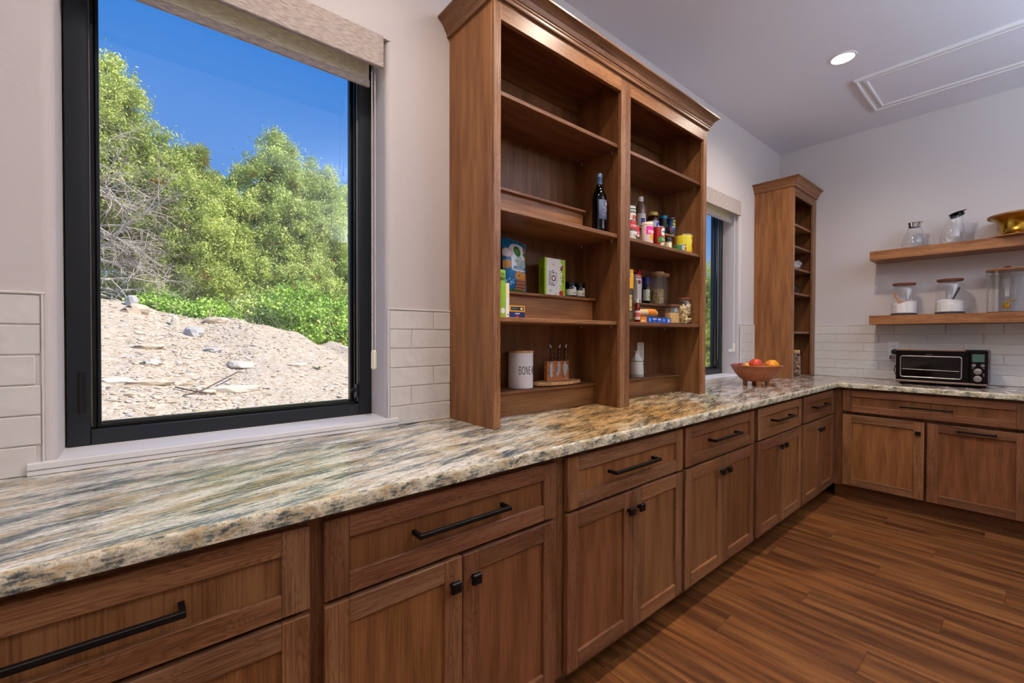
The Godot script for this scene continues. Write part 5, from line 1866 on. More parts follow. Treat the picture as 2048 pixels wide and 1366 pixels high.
	lathed("tub_body", [V(0, 0), V(0.024, 0), V(0.0262, 0.003), V(0.0262, 0.112), V(0, 0.112)], mat(Color(0.06, 0.065, 0.075), 0.4), bk)
	lathed("rim_band", [V(0.0262, 0.0), V(0.0268, 0.001), V(0.0268, 0.012), V(0.0262, 0.013)], mat(Color(0.03, 0.42, 0.62), 0.4), bk)
	lathed("lid", [V(0.0262, 0.108), V(0.0275, 0.109), V(0.0275, 0.124), V(0.026, 0.126), V(0, 0.126)], mat(Color(0.03, 0.48, 0.66), 0.35), bk)
	var bd := MB.new()
	bd.xf = at(0, 0, 0, 0.45)
	bd.prism(circle(0, 0.062, 0.012, 14), 0.024, 0.0272)
	put("badge", bd.mesh(mat(Color(0.70, 0.74, 0.10), 0.5)), bk)
	var bu := wrap_print(Color(0.04, 0.28, 0.46))
	bu.r(0, 0, 1, 0.12, Color(0.10, 0.12, 0.30)).o(0.02, 0.26, 0.13, 0.2, Color(0.85, 0.75, 0.08)).o(0.99, 0.26, 0.08, 0.2, Color(0.85, 0.75, 0.08)).r(0, 0.46, 1, 0.26, Color(0.05, 0.34, 0.56)).r(0.80, 0.55, 0.08, 0.18, Color(0.75, 0.08, 0.08)).r(0, 0.74, 1, 0.26, Color(0.12, 0.11, 0.12)).dots(0, 0.74, 1, 0.24, [Color(0.62, 0.60, 0.58), Color(0.4, 0.36, 0.34)], 120, 0.012, 7)
	var c6 := tin("blue bean can with a yellow badge at the right end of the step", 2.578, y, 0.128, 0.0252, 0.112, bu.m())
	c6.position = Vector3(2.590, y, 0.130)
	letters(c6, "BUSH'S", M.ink, at(0, 0.083, 0, 0.1), 0.0085, 0.0259, 0.85, true)
	letters(c6, "BLACK BEANS", M.paper, at(0, 0.054, 0, 0.1), 0.0065, 0.0259, 0.8, true)

func right_bay_dry() -> void:
	var y := 1.344
	var ya := Print.new(60, 200, Color(0.90, 0.66, 0.02))
	ya.r(0.05, 0.05, 0.60, 0.10, Color(0.20, 0.42, 0.72)).r(0.10, 0.07, 0.5, 0.05, Color(0.7, 0.78, 0.86)).r(0, 0.36, 1, 0.64, Color(0.20, 0.18, 0.13)).o(0.5, 0.42, 0.30, 0.045, Color(0.42, 0.37, 0.24)).o(0.5, 0.42, 0.22, 0.03, Color(0.20, 0.18, 0.13)).r(0.12, 0.48, 0.74, 0.30, Color(0.80, 0.70, 0.42)).r(0.12, 0.54, 0.74, 0.01, Color(0.2, 0.18, 0.13)).r(0.12, 0.71, 0.74, 0.01, Color(0.2, 0.18, 0.13)).r(0.10, 0.80, 0.8, 0.14, Color(0.40, 0.40, 0.28)).r(0, 0.36, 0.08, 0.64, Color(0.85, 0.66, 0.02))
	for k in 3:
		ya.r(0.2 + k * 0.2, 0.24, 0.08, 0.015, Color(0.55, 0.40, 0.05))
	carton("pasta_box", "tall yellow and black pasta box at the left end of the right bay", "carton", Vector3(1.955, y, 0.175), Vector3(2.036, y + 0.286, 0.232), mat(Color(0.86, 0.66, 0.03), 0.45), ya.m())
	# red sauce bottle
	var rb := thing("sauce_bottle", "slim red hot-sauce bottle with a red and white label beside the yellow box", "bottle", Vector3(2.064, y, 0.238))
	lathed("bottle", [V(0, 0), V(0.013, 0), V(0.0148, 0.003), V(0.0148, 0.080), V(0.012, 0.094), V(0.008, 0.104), V(0.0075, 0.118), V(0, 0.118)], mat(Color(0.42, 0.06, 0.025), 0.12), rb)
	var rl := wrap_print(Color(0.85, 0.80, 0.76))
	rl.r(0, 0.25, 1, 0.42, Color(0.80, 0.10, 0.12)).r(0, 0.38, 1, 0.04, Color(0.9, 0.86, 0.84)).r(0, 0.52, 1, 0.04, Color(0.9, 0.86, 0.84)).r(0.0, 0.78, 0.2, 0.08, Color(0.2, 0.15, 0.15))
	lathed("paper_label", [V(0.0149, 0.016), V(0.0151, 0.017), V(0.0151, 0.064), V(0.0149, 0.065)], rl.m(), rb)
	lathed("cap", [V(0.0085, 0.108), V(0.0092, 0.109), V(0.0092, 0.128), V(0, 0.130)], M.paper, rb)
	# step row behind
	var s := 1.466
	var wb := Print.new(64, 180, Color(0.88, 0.86, 0.83))
	wb.r(0, 0, 1, 0.13, Color(0.80, 0.20, 0.18)).r(0.1, 0.05, 0.8, 0.04, Color(0.88, 0.80, 0.78)).o(0.6, 0.26, 0.28, 0.07, Color(0.42, 0.22, 0.18)).r(0, 0.2, 0.22, 0.8, Color(0.62, 0.45, 0.30)).o(0.5, 0.92, 0.4, 0.06, Color(0.55, 0.62, 0.30))
	carton("broth_carton", "tall white carton with a red top on the step in the right bay", "carton", Vector3(2.235, s, 0.062), Vector3(2.293, s + 0.172, 0.112), M.paper, wb.m())
	var pu := thing("purple_carton", "tall purple carton with a red screw cap on the step in the right bay", "carton", Vector3(2.335, s, 0.045))
	var pb := MB.new()
	pb.bx(Vector3(-0.030, 0, -0.026), Vector3(0.030, 0.165, 0.026), 0.002)
	var pgon := PackedVector2Array([V(-0.026, 0.165), V(0.026, 0.165), V(0.026, 0.168), V(0.004, 0.196), V(-0.004, 0.196), V(-0.026, 0.168)])
	pb.xf = Transform3D(Basis(Vector3.UP, -PI / 2), Vector3.ZERO)
	pb.prism(pgon, -0.030, 0.030)
	put("carton", pb.mesh(mat(Color(0.36, 0.13, 0.20), 0.4)), pu)
	var cp := MB.new()
	cp.tube([Vector3(-0.004, 0.182, 0.012), Vector3(-0.004, 0.205, 0.026)], 0.015, 16)
	put("screw_cap", cp.mesh(M.red), pu)
	box("print_band", Vector3(-0.0302, 0.10, -0.0262), Vector3(0.0302, 0.135, 0.0262), mat(Color(0.50, 0.30, 0.38), 0.4), pu)
	var nt := thing("nut_jar", "blue-lidded nut jar with a blue label on the step in the right bay", "jar", Vector3(2.428, s, 0.052))
	var nl := wrap_print(Color(0.06, 0.12, 0.40))
	nl.o(0.06, 0.20, 0.07, 0.12, Color(0.80, 0.30, 0.10)).r(0.0, 0.22, 0.13, 0.08, Color(0.86, 0.85, 0.86)).dots(0.0, 0.35, 0.2, 0.15, [Color(0.5, 0.5, 0.75), Color(0.8, 0.8, 0.9)], 20, 0.03, 3).r(0, 0.5, 1, 0.12, Color(0.05, 0.42, 0.20)).r(0, 0.64, 1, 0.36, Color(0.78, 0.34, 0.05)).o(0.07, 0.85, 0.05, 0.14, Color(0.88, 0.60, 0.22))
	lathed("jar_body", [V(0, 0), V(0.025, 0), V(0.0268, 0.004), V(0.0268, 0.150), V(0, 0.150)], nl.m(), nt, 32)
	lathed("lid", [V(0.0268, 0.148), V(0.0278, 0.149), V(0.0278, 0.172), V(0.026, 0.174), V(0, 0.174)], mat(Color(0.03, 0.08, 0.42), 0.35), nt)
	var hb := thing("herb_jar", "small dark green jar with a leaf label in front of the nut jar", "jar", Vector3(2.352, s, 0.108))
	lathed("jar_body", [V(0, 0), V(0.019, 0), V(0.0212, 0.004), V(0.0212, 0.092), V(0.019, 0.098), V(0, 0.098)], mat(Color(0.03, 0.045, 0.035), 0.15), hb)
	var hl := wrap_print(Color(0.82, 0.82, 0.74))
	hl.o(0.06, 0.32, 0.07, 0.22, Color(0.10, 0.42, 0.14)).o(0.02, 0.72, 0.12, 0.22, Color(0.42, 0.66, 0.06)).o(0.14, 0.75, 0.05, 0.2, Color(0.86, 0.86, 0.8)).r(0.94, 0.6, 0.06, 0.3, Color(0.55, 0.68, 0.1)).r(0, 0, 0.2, 0.1, Color(0.55, 0.3, 0.2))
	lathed("paper_label", [V(0.0213, 0.020), V(0.0215, 0.021), V(0.0215, 0.086), V(0.0213, 0.087)], hl.m(), hb, 32)
	lathed("lid", [V(0.019, 0.097), V(0.0208, 0.098), V(0.0208, 0.118), V(0, 0.120)], mat(Color(0.05, 0.08, 0.06), 0.35), hb)
	# two tall jars with wooden lids
	var ring := MB.new()
	var arc := []
	for k in 7:
		var a := PI * 1.3 * k / 6.0
		arc.append(Vector3(cos(a), sin(a), 0.15 * k / 6.0))
	ring.tube(arc, 0.42, 5)
	var cereal := ring.mesh(tinted())
	for k in 2:
		var j := thing("storage_jar", ["tall glass jar half full of grain with a wooden lid on the step", "tall empty glass jar with a wooden lid on the step, at the right"][k], "storage jar", Vector3([2.516, 2.612][k], s, [0.082, 0.062][k]), 0.0, "tall wooden-lidded glass jars")
		jar_glass(j, [0.0378, 0.0365][k], 0.192, M.clear)
		lathed("lid", [V(0, 0.1922), V(0.0385, 0.1922), V(0.0395, 0.194), V(0.0395, 0.210), V(0.0385, 0.2115), V(0, 0.2115)], M.light_wood, j, 32)
		if k == 0:
			pieces(j, "grain", cereal, 0.032, 0.012, 0.100, 900, 0.0052, [Color(0.50, 0.30, 0.10), Color(0.74, 0.58, 0.32)], 12)
	# pasta and couscous jars in front
	for k in 2:
		var j := thing("storage_jar", ["squat glass jar of fine grain with a dark wooden lid, front of the right bay", "taller glass jar of shell pasta with a dark wooden lid, front of the right bay"][k], "storage jar", Vector3([2.467, 2.602][k], y, [0.210, 0.214][k]), 0.0, "front glass jars")
		var h: float = [0.102, 0.150][k]
		jar_glass(j, 0.0445, h, M.clear, 0.018)
		lathed("lid", [V(0, h), V(0.037, h), V(0.042, h + 0.001), V(0.0435, h + 0.004), V(0.0435, h + 0.013), V(0.042, h + 0.015), V(0, h + 0.016)], M.walnut, j, 32)
		if k == 0:
			lathed("grain", [V(0, 0.0075), V(0.0412, 0.0075), V(0.0412, 0.066), V(0.03, 0.068), V(0, 0.067)], tex_mat(noise_tex(0.2, 91, Color(0.72, 0.54, 0.26), Color(0.90, 0.74, 0.45), 128, 2), 0.8, Vector3(2, 1, 1)), j, 32)
		else:
			pieces(j, "shell_pasta", cereal, 0.034, 0.014, 0.122, 230, 0.0085, [Color(0.72, 0.50, 0.20), Color(0.86, 0.68, 0.34)], 14)
	# boxes lying flat and the bread roll on them
	var ob := Print.new(60, 24, Color(0.85, 0.46, 0.03))
	ob.r(0.1, 0.5, 0.6, 0.3, Color(0.9, 0.78, 0.6))
	carton("flat_box", "flat orange box lying at the front of the right bay", "box", Vector3(2.102, y, 0.165), Vector3(2.166, y + 0.036, 0.232), mat(Color(0.82, 0.46, 0.05), 0.45), ob.m(), null, "flat boxes")
	var bb := Print.new(190, 26, Color(0.02, 0.26, 0.62))
	bb.o(0.10, 0.45, 0.05, 0.3, Color(0.40, 0.62, 0.86)).r(0.22, 0.2, 0.16, 0.22, Color(0.80, 0.84, 0.9)).r(0.45, 0.2, 0.12, 0.3, Color(0.80, 0.84, 0.9)).r(0.63, 0.2, 0.14, 0.5, Color(0.30, 0.52, 0.80)).r(0.24, 0.65, 0.1, 0.1, Color(0.6, 0.7, 0.85)).r(0.46, 0.65, 0.1, 0.1, Color(0.6, 0.7, 0.85)).r(0.86, 0.2, 0.11, 0.6, Color(0.70, 0.72, 0.78))
	carton("flat_box", "long flat blue box lying at the front of the right bay", "box", Vector3(2.170, y, 0.168), Vector3(2.415, y + 0.035, 0.2325), mat(Color(0.03, 0.27, 0.60), 0.45), bb.m(), null, "flat boxes")
	var rl2 := thing("cracker_roll", "cream wrapped cracker roll with an orange label lying on the flat boxes", "packet", Vector3(2.213, y + 0.0365 + 0.024, 0.198))
	var rm := MB.new()
	var pts := []
	var rr := []
	for k in 15:
		var f := k / 14.0
		pts.append(Vector3(-0.098 + 0.196 * f, 0.0, 0.0))
		rr.append(0.0235 * pow(sin(PI * clampf(f * 0.94 + 0.03, 0, 1)), 0.28) * (1.0 - 0.10 * sin(f * PI * 1.4)))
	rm.tube(pts, rr, 20)
	put("roll", rm.mesh(mat(Color(0.86, 0.72, 0.52), 0.5)), rl2)
	var ra := MB.new()
	ra.xf = Transform3D(Basis(Vector3(0, 0, 1), -PI / 2), Vector3(-0.012, 0, 0))
	ra.lathe([V(0.0236, 0.0), V(0.0238, 0.001), V(0.0236, 0.085), V(0.0225, 0.086)], 14, -1.9, 0.7)
	put("paper_label", ra.mesh(mat(Color(0.84, 0.48, 0.05), 0.45)), rl2)
	# oil jug on the bottom step, and the outlet behind it
	y = 1.026
	var jug := thing("oil_jug", "small white ceramic oil jug painted with a green olive sprig", "jug", Vector3(2.292, y, 0.082))
	var glaze := mat(Color(0.87, 0.85, 0.82), 0.15)
	lathed("jug_body", [V(0, 0), V(0.037, 0), V(0.0405, 0.004), V(0.0412, 0.03), V(0.0408, 0.085), V(0.037, 0.100), V(0.026, 0.114), V(0.0165, 0.124), V(0.0150, 0.140), V(0.0185, 0.153), V(0.0175, 0.156), V(0.0125, 0.150), V(0, 0.150)], glaze, jug, 36)
	for k in 2:
		var q: float = [0.010, 0.092][k]
		lathed("green_band", [V(0.0405 - 0.001 * k, q), V(0.0416 - 0.001 * k, q + 0.001), V(0.0416 - 0.002 * k, q + 0.004), V(0.0400 - 0.002 * k, q + 0.005)], mat(Color(0.42, 0.50, 0.18), 0.4), jug, 36)
	var hn := MB.new()
	hn.tube([Vector3(-0.012, 0.146, 0.010), Vector3(-0.026, 0.150, 0.014), Vector3(-0.036, 0.138, 0.018), Vector3(-0.039, 0.118, 0.018), Vector3(-0.034, 0.102, 0.016)], 0.0042, 10)
	put("handle", hn.mesh(glaze), jug)
	var lf := MB.new()
	var g := RandomNumberGenerator.new()
	g.seed = 5
	for k in 13:
		var a := 0.35 + 0.10 * sin(k * 2.3)
		var o := V(0.006 * sin(k * 1.7), 0.040 + 0.0042 * k)
		var d := V(cos(k * 2.4), 0.35 + 0.5 * sin(k * 1.1)).normalized() * 0.013
		var n := V(-d.y, d.x) * 0.22
		var pg := []
		for w in [o, o + d * 0.5 + n, o + d, o + d * 0.5 - n]:
			var an: float = w.x / 0.0414 + a
			pg.append(Vector3(sin(an) * 0.0416, w.y, cos(an) * 0.0416))
		lf.poly(pg, pg[0] * Vector3(1, 0, 1))
	put("olive_sprig", lf.mesh(mat(Color(0.07, 0.14, 0.05), 0.5)), jug)
	outlet("white wall outlet behind the oil jug in the bookcase", Transform3D(Basis.IDENTITY, Vector3(2.432, 1.174, 0.0122)))

func outlet(label: String, xf: Transform3D) -> Node3D:
	var t := thing("wall_outlet", label, "outlet")
	t.transform = xf
	box("cover_plate", Vector3(-0.036, -0.058, 0), Vector3(0.036, 0.058, 0.005), M.white, t, 0.002)
	for s in [-1, 1]:
		var b := MB.new()
		b.bx(Vector3(-0.0165, s * 0.0195 - 0.014, 0.004), Vector3(0.0165, s * 0.0195 + 0.014, 0.0065), 0.002)
		put("receptacle", b.mesh(M.white), t)
		var h := MB.new()
		for x in [-0.0065, 0.0065]:
			h.bx(Vector3(x - 0.001, s * 0.0195 - 0.001, 0.006), Vector3(x + 0.001, s * 0.0195 + 0.008, 0.0068))
		h.tube([Vector3(0, s * 0.0195 - 0.008, 0.006), Vector3(0, s * 0.0195 - 0.008, 0.0068)], 0.0026, 8)
		put("slots", h.mesh(M.ink), t)
	return t

func corner_goods() -> void:
	var film := glass(0.30, Color(0.88, 0.88, 0.9))
	var b := thing("plastic_bag", "crumpled clear plastic bag on the third shelf of the corner bookcase", "plastic bag", Vector3(4.545, 1.8715, 0.20))
	var crumple := MB.new()
	crumple.ellipsoid(Vector3(0, 0.043, 0), Vector3(0.12, 0.045, 0.06), 14, 22, 0.9, 12)
	put("film", crumple.mesh(film), b)
	var ins := MB.new()
	ins.ellipsoid(Vector3(-0.01, 0.035, 0), Vector3(0.09, 0.034, 0.045), 10, 14, 0.9, 4)
	put("contents", ins.mesh(mat(Color(0.72, 0.70, 0.68), 0.5)), b)
	var d := thing("black_pouch", "black and silver pouch slumped on the fourth shelf of the corner bookcase", "pouch", Vector3(4.53, 1.6555, 0.19))
	var dm := MB.new()
	dm.ellipsoid(Vector3(0, 0.045, 0), Vector3(0.11, 0.046, 0.05), 12, 18, 0.8, 31)
	put("pouch", dm.mesh(mat(Color(0.03, 0.03, 0.034), 0.35)), d)
	var dl := MB.new()
	dl.ellipsoid(Vector3(0.04, 0.03, 0.02), Vector3(0.06, 0.035, 0.03), 10, 14, 0.7, 8)
	put("silver_seam", dl.mesh(M.steel), d)
	var j := thing("snack_jar", "glass jar of mixed snacks with a cork lid at the foot of the corner bookcase", "storage jar", Vector3(4.565, TOP, 0.215))
	jar_glass(j, 0.052, 0.205, M.clear, 0.02)
	lathed("cork_lid", [V(0, 0.206), V(0.043, 0.206), V(0.046, 0.212), V(0.046, 0.232), V(0.043, 0.236), V(0, 0.236)], M.light_wood, j, 24)
	var nug := MB.new()
	nug.ellipsoid(Vector3.ZERO, Vector3(1.2, 0.8, 0.9), 6, 8, 0.4, 3)
	pieces(j, "snack_mix", nug.mesh(tinted()), 0.040, 0.016, 0.17, 170, 0.011, [Color(0.14, 0.05, 0.02), Color(0.55, 0.30, 0.11)], 17)

# ---------------------------------------------------------------- worktop and floating shelves
func counter_things() -> void:
	fruit_bowl()
	toaster_oven()
	glassware()

func fruit_bowl() -> void:
	var c := Vector3(3.43, TOP, 0.325)
	var t := thing("fruit_bowl", "wide wooden bowl on short peg feet, standing on the worktop", "bowl", c)
	lathed("bowl", [V(0, 0.030), V(0.060, 0.031), V(0.085, 0.038), V(0.112, 0.056), V(0.140, 0.092), V(0.160, 0.122), V(0.172, 0.148), V(0.169, 0.151), V(0.163, 0.148), V(0.150, 0.120), V(0.128, 0.088), V(0.100, 0.060), V(0.060, 0.046), V(0, 0.043)], M.acacia_round, t, 48)
	for k in 4:
		var a := TAU * k / 4 + 0.55
		var f := MB.new()
		f.lathe([V(0, 0), V(0.012, 0), V(0.014, 0.003), V(0.0165, 0.040), V(0, 0.044)], 14)
		put("foot", f.mesh(M.acacia), t, Vector3(sin(a) * 0.072, 0, cos(a) * 0.072), 0.0)
	# fruit
	var ms := [
		["mango", "red and orange mango in the wooden bowl", Vector3(-0.008, 0.152, -0.004), Vector3(0.046, 0.043, 0.048), [Color(0.72, 0.06, 0.12), Color(0.86, 0.36, 0.08)]],
		["mango", "yellow-orange mango at the right of the wooden bowl", Vector3(0.036, 0.149, 0.090), Vector3(0.058, 0.040, 0.045), [Color(0.88, 0.48, 0.01), Color(0.93, 0.66, 0.05)]],
		["apple", "dark red apple low at the left of the wooden bowl", Vector3(-0.022, 0.128, -0.094), Vector3(0.036, 0.034, 0.036), [Color(0.48, 0.02, 0.06), Color(0.72, 0.12, 0.10)]],
		["pear", "small yellow pear with a stem between the apple and the red mango", Vector3(-0.074, 0.124, -0.038), Vector3(0.036, 0.030, 0.034), [Color(0.80, 0.55, 0.06), Color(0.90, 0.70, 0.14)]],
		["plum", "dark plum under the mangoes in the wooden bowl", Vector3(-0.030, 0.090, 0.060), Vector3(0.033, 0.031, 0.033), [Color(0.22, 0.02, 0.10), Color(0.45, 0.08, 0.20)]]]
	var sd := 1
	for f in ms:
		var o := thing(f[0], f[1], "fruit", c + f[2])
		var b := MB.new()
		if f[0] == "apple" or f[0] == "plum":
			var pr := []
			for k in 17:
				var th := PI * k / 16.0
				var rr: float = f[3].x * sin(th) * (1.0 + 0.06 * cos(th))
				pr.append(V(rr, -f[3].y * cos(th) * (1.0 - 0.30 * exp(-pow(sin(th) * 3.2, 2)))))
			b.lathe(pr, 24)
		elif f[0] == "pear":
			b.lathe([V(0, -0.030), V(0.018, -0.029), V(0.031, -0.018), V(0.034, -0.002), V(0.028, 0.014), V(0.018, 0.026), V(0.013, 0.036), V(0.008, 0.041), V(0, 0.042)], 24)
		else:
			b.ellipsoid(Vector3.ZERO, f[3], 16, 24, 0.10, 40 + sd)
		var skin := tex_mat(noise_tex(0.02, 140 + sd, f[4][0], f[4][1], 128, 3), 0.35)
		put("flesh", b.mesh(skin), o)
		if f[0] in ["apple", "pear"]:
			var s := MB.new()
			var top := 0.040 if f[0] == "pear" else 0.022
			s.tube([Vector3(0, top, 0), Vector3(0.002, top + 0.012, 0), Vector3(0.006, top + 0.020, 0.002)], 0.0016, 6)
			put("stem", s.mesh(mat(Color(0.20, 0.12, 0.06), 0.8)), o)
		sd += 1

func toaster_oven() -> void:
	# local x runs along the far wall (world z), local z faces the room (world -x)
	var t := thing("toaster_oven", "dark bronze toaster oven with a wide glass door and steel dials", "toaster oven", Vector3(4.715, TOP, 0.945), -PI / 2)
	var w := 0.482
	var d := 0.30
	var y0 := 0.018
	var h := 0.268
	var shell := mat(Color(0.105, 0.085, 0.085), 0.32, 0.75)
	var b := MB.new()
	b.bx(Vector3(0, y0, 0), Vector3(w, h - 0.004, d - 0.012), 0.010)
	b.bx(Vector3(0.003, y0 - 0.004, 0.02), Vector3(w - 0.003, y0 + 0.006, d - 0.02), 0.002)
	put("housing", b.mesh(shell), t)
	for k in 4:
		var f := MB.new()
		f.xf = Transform3D(Basis.IDENTITY, Vector3([0.06, w - 0.06, 0.06, w - 0.06][k], 0, [d - 0.045, d - 0.045, 0.045, 0.045][k]))
		f.bx(Vector3(-0.042, 0, -0.025), Vector3(0.042, y0 - 0.002, 0.025), 0.007)
		put("foot", f.mesh(M.gasket), t)
	# oven door: frame with a rounded window, bright bead, glass, rack inside
	var dw := 0.390
	var door := MB.new()
	var bez := rounded(0.004, y0 + 0.022, dw, h - 0.026, 0.008)
	var win := rounded(0.030, y0 + 0.040, dw - 0.034, h - 0.054, 0.014)
	frame_between(door, bez, win, d - 0.012, d)
	var dn := put("door", door.mesh(shell), t)
	var bead := MB.new()
	var path := []
	for p in rounded(0.030, y0 + 0.040, dw - 0.034, h - 0.054, 0.014):
		path.append(Vector3(p.x, p.y, d + 0.0005))
	path.append(path[0])
	bead.tube(path, 0.0042, 8, false)
	put("window_bead", bead.mesh(M.steel), dn)
	var pn := MB.new()
	pn.prism(win, d - 0.009, d - 0.006)
	var smoked := mat(Color(0.008, 0.008, 0.009, 1.0), 0.05)
	put("door_glass", pn.mesh(smoked), dn)
	var rk := MB.new()
	rk.tube([Vector3(0.040, y0 + 0.098, d - 0.003), Vector3(dw - 0.044, y0 + 0.094, d - 0.003)], 0.0018, 6)
	put("rack", rk.mesh(M.steel), dn)
	var hb := MB.new()
	hb.bx(Vector3(0.003, h - 0.014, d + 0.004), Vector3(dw - 0.012, h + 0.001, d + 0.026), 0.005, 0)
	hb.bx(Vector3(0.012, h - 0.014, d - 0.012), Vector3(0.030, h - 0.002, d + 0.008), 0.002, 0)
	hb.bx(Vector3(dw - 0.040, h - 0.014, d - 0.012), Vector3(dw - 0.022, h - 0.002, d + 0.008), 0.002, 0)
	put("handle", hb.mesh(M.steel_warm), dn)
	box("base_trim", Vector3(0.001, y0 + 0.002, d - 0.014), Vector3(w - 0.001, y0 + 0.016, d + 0.002), M.steel_warm, t, 0.003, 0)
	var badge := mat(Color(0.6, 0.56, 0.53), 0.4, 0.5)
	letters(t, "Breville", badge, Transform3D(Basis.IDENTITY, Vector3(0.190, h - 0.040, d + 0.0004)), 0.008, 0, 1.0)
	# control panel
	box("control_panel", Vector3(dw + 0.004, y0 + 0.018, d - 0.014), Vector3(w - 0.002, h - 0.006, d + 0.001), shell, t, 0.006)
	var cx := (dw + w) / 2 + 0.001
	var bez2 := MB.new()
	bez2.bx(Vector3(cx - 0.033, h - 0.088, d - 0.002), Vector3(cx + 0.033, h - 0.028, d + 0.0025), 0.002)
	put("screen_bezel", bez2.mesh(M.gasket), t)
	var scr := MB.new()
	scr.bx(Vector3(cx - 0.029, h - 0.084, d + 0.002), Vector3(cx + 0.029, h - 0.032, d + 0.003))
	put("screen", scr.mesh(mat(Color(0.28, 0.40, 0.36), 0.15)), t)
	for k in 2:
		var ky: float = [h - 0.150, h - 0.200][k]
		var dial := MB.new()
		dial.xf = Transform3D(Basis(Vector3.RIGHT, PI / 2), Vector3(cx - 0.002, ky, d))
		dial.lathe([V(0.0215, 0.0), V(0.0215, 0.012), V(0.0205, 0.016), V(0.012, 0.0175), V(0, 0.0172)], 32)
		put("dial", dial.mesh(M.steel), t)
	for k in 6:
		var px: float = cx + [-0.021, 0.021, -0.026, 0.026, 0.026, 0.026][k]
		var py: float = h - [0.108, 0.108, 0.126, 0.126, 0.166, 0.178][k]
		var r: float = 0.0105 if k < 2 else 0.0045
		var bt := MB.new()
		bt.xf = Transform3D(Basis(Vector3.RIGHT, PI / 2), Vector3(px, py, d))
		bt.lathe([V(r, 0.0), V(r, 0.004), V(r - 0.0015, 0.0055), V(0, 0.0055)], 18)
		put("button", bt.mesh(M.steel), t)
	box("side_vent", Vector3(w - 0.001, y0 + 0.12, d - 0.09), Vector3(w + 0.0012, y0 + 0.20, d - 0.07), M.gasket, t)
	# outlet, plug, tag and cord left of the oven
	outlet("white wall outlet behind the left end of the toaster oven", Transform3D(Basis(Vector3.UP, -PI / 2), Vector3(BACK - 0.0095, 1.172, 0.872)))
	var pl := thing("power_cord", "black round plug and cord of the toaster oven, its paper tag hanging by the outlet", "power cord", Vector3(BACK - 0.017, 1.148, 0.882), -PI / 2)
	var pm := MB.new()
	pm.xf = Transform3D(Basis(Vector3.RIGHT, PI / 2), Vector3.ZERO)
	pm.lathe([V(0, 0.0), V(0.021, 0.0), V(0.022, 0.006), V(0.019, 0.022), V(0.010, 0.026), V(0, 0.026)], 24)
	put("plug", pm.mesh(M.gasket), pl)
	var co := MB.new()
	co.tube([Vector3(0.01, 0.0, 0.024), Vector3(0.04, -0.01, 0.04), Vector3(0.06, -0.035, 0.045), Vector3(0.04, -0.075, 0.05), Vector3(0.014, -0.115, 0.055), Vector3(0.006, -0.15, 0.06), Vector3(0.018, -0.185, 0.07), Vector3(0.06, -0.205, 0.08), Vector3(0.10, -0.205, 0.085)], 0.0032, 8)
	put("cord", co.mesh(M.gasket), pl)
	var tagp := Print.new(64, 28, Color(0.72, 0.68, 0.66))
	tagp.r(0, 0, 0.28, 1, Color(0.10, 0.10, 0.20)).o(0.18, 0.4, 0.06, 0.14, Color(0.8, 0.8, 0.85)).dots(0.3, 0.1, 0.65, 0.8, [Color(0.55, 0.32, 0.30), Color(0.35, 0.18, 0.18), Color(0.75, 0.6, 0.55)], 40, 0.05, 6)
	var tg := MB.new()
	tg.xf = Transform3D(Basis(Vector3(0, 0, 1), -0.22), Vector3(0.008, -0.052, 0.034))
	tg.poly([Vector3(-0.036, -0.014, 0), Vector3(0.030, -0.014, 0), Vector3(0.030, 0.014, 0), Vector3(-0.036, 0.014, 0)], Vector3(0, 0, 1), [V(0, 1), V(1, 1), V(1, 0), V(0, 0)])
	tg.poly([Vector3(-0.036, -0.014, -0.0006), Vector3(0.030, -0.014, -0.0006), Vector3(0.030, 0.014, -0.0006), Vector3(-0.036, 0.014, -0.0006)], Vector3(0, 0, -1), [V(0, 1), V(1, 1), V(1, 0), V(0, 0)])
	put("paper_tag", tg.mesh(tagp.m()), pl)

func rounded(x0: float, y0: float, x1: float, y1: float, r: float) -> PackedVector2Array:
	var p := PackedVector2Array()
	for q in 4:
		var c: Vector2 = [V(x1 - r, y1 - r), V(x0 + r, y1 - r), V(x0 + r, y0 + r), V(x1 - r, y0 + r)][q]
		for k in 5:
			var a := PI / 2 * (q + k / 4.0)
			p.append(c + V(cos(a), sin(a)) * r)
	return p

func frame_between(b: MB, outer: PackedVector2Array, inner: PackedVector2Array, z0: float, z1: float) -> void:
	for k in outer.size():
		var n := (k + 1) % outer.size()
		var o0 := outer[k]
		var o1 := outer[n]
		var i0 := inner[k]
		var i1 := inner[n]
		b.poly([Vector3(o0.x, o0.y, z1), Vector3(o1.x, o1.y, z1), Vector3(i1.x, i1.y, z1), Vector3(i0.x, i0.y, z1)], Vector3(0, 0, 1))
		var m := (o0 + o1) / 2 - (i0 + i1) / 2
		b.poly([Vector3(o0.x, o0.y, z0), Vector3(o1.x, o1.y, z0), Vector3(o1.x, o1.y, z1), Vector3(o0.x, o0.y, z1)], Vector3(m.x, m.y, 0))
		b.poly([Vector3(i0.x, i0.y, z0), Vector3(i1.x, i1.y, z0), Vector3(i1.x, i1.y, z1), Vector3(i0.x, i0.y, z1)], Vector3(-m.x, -m.y, 0))

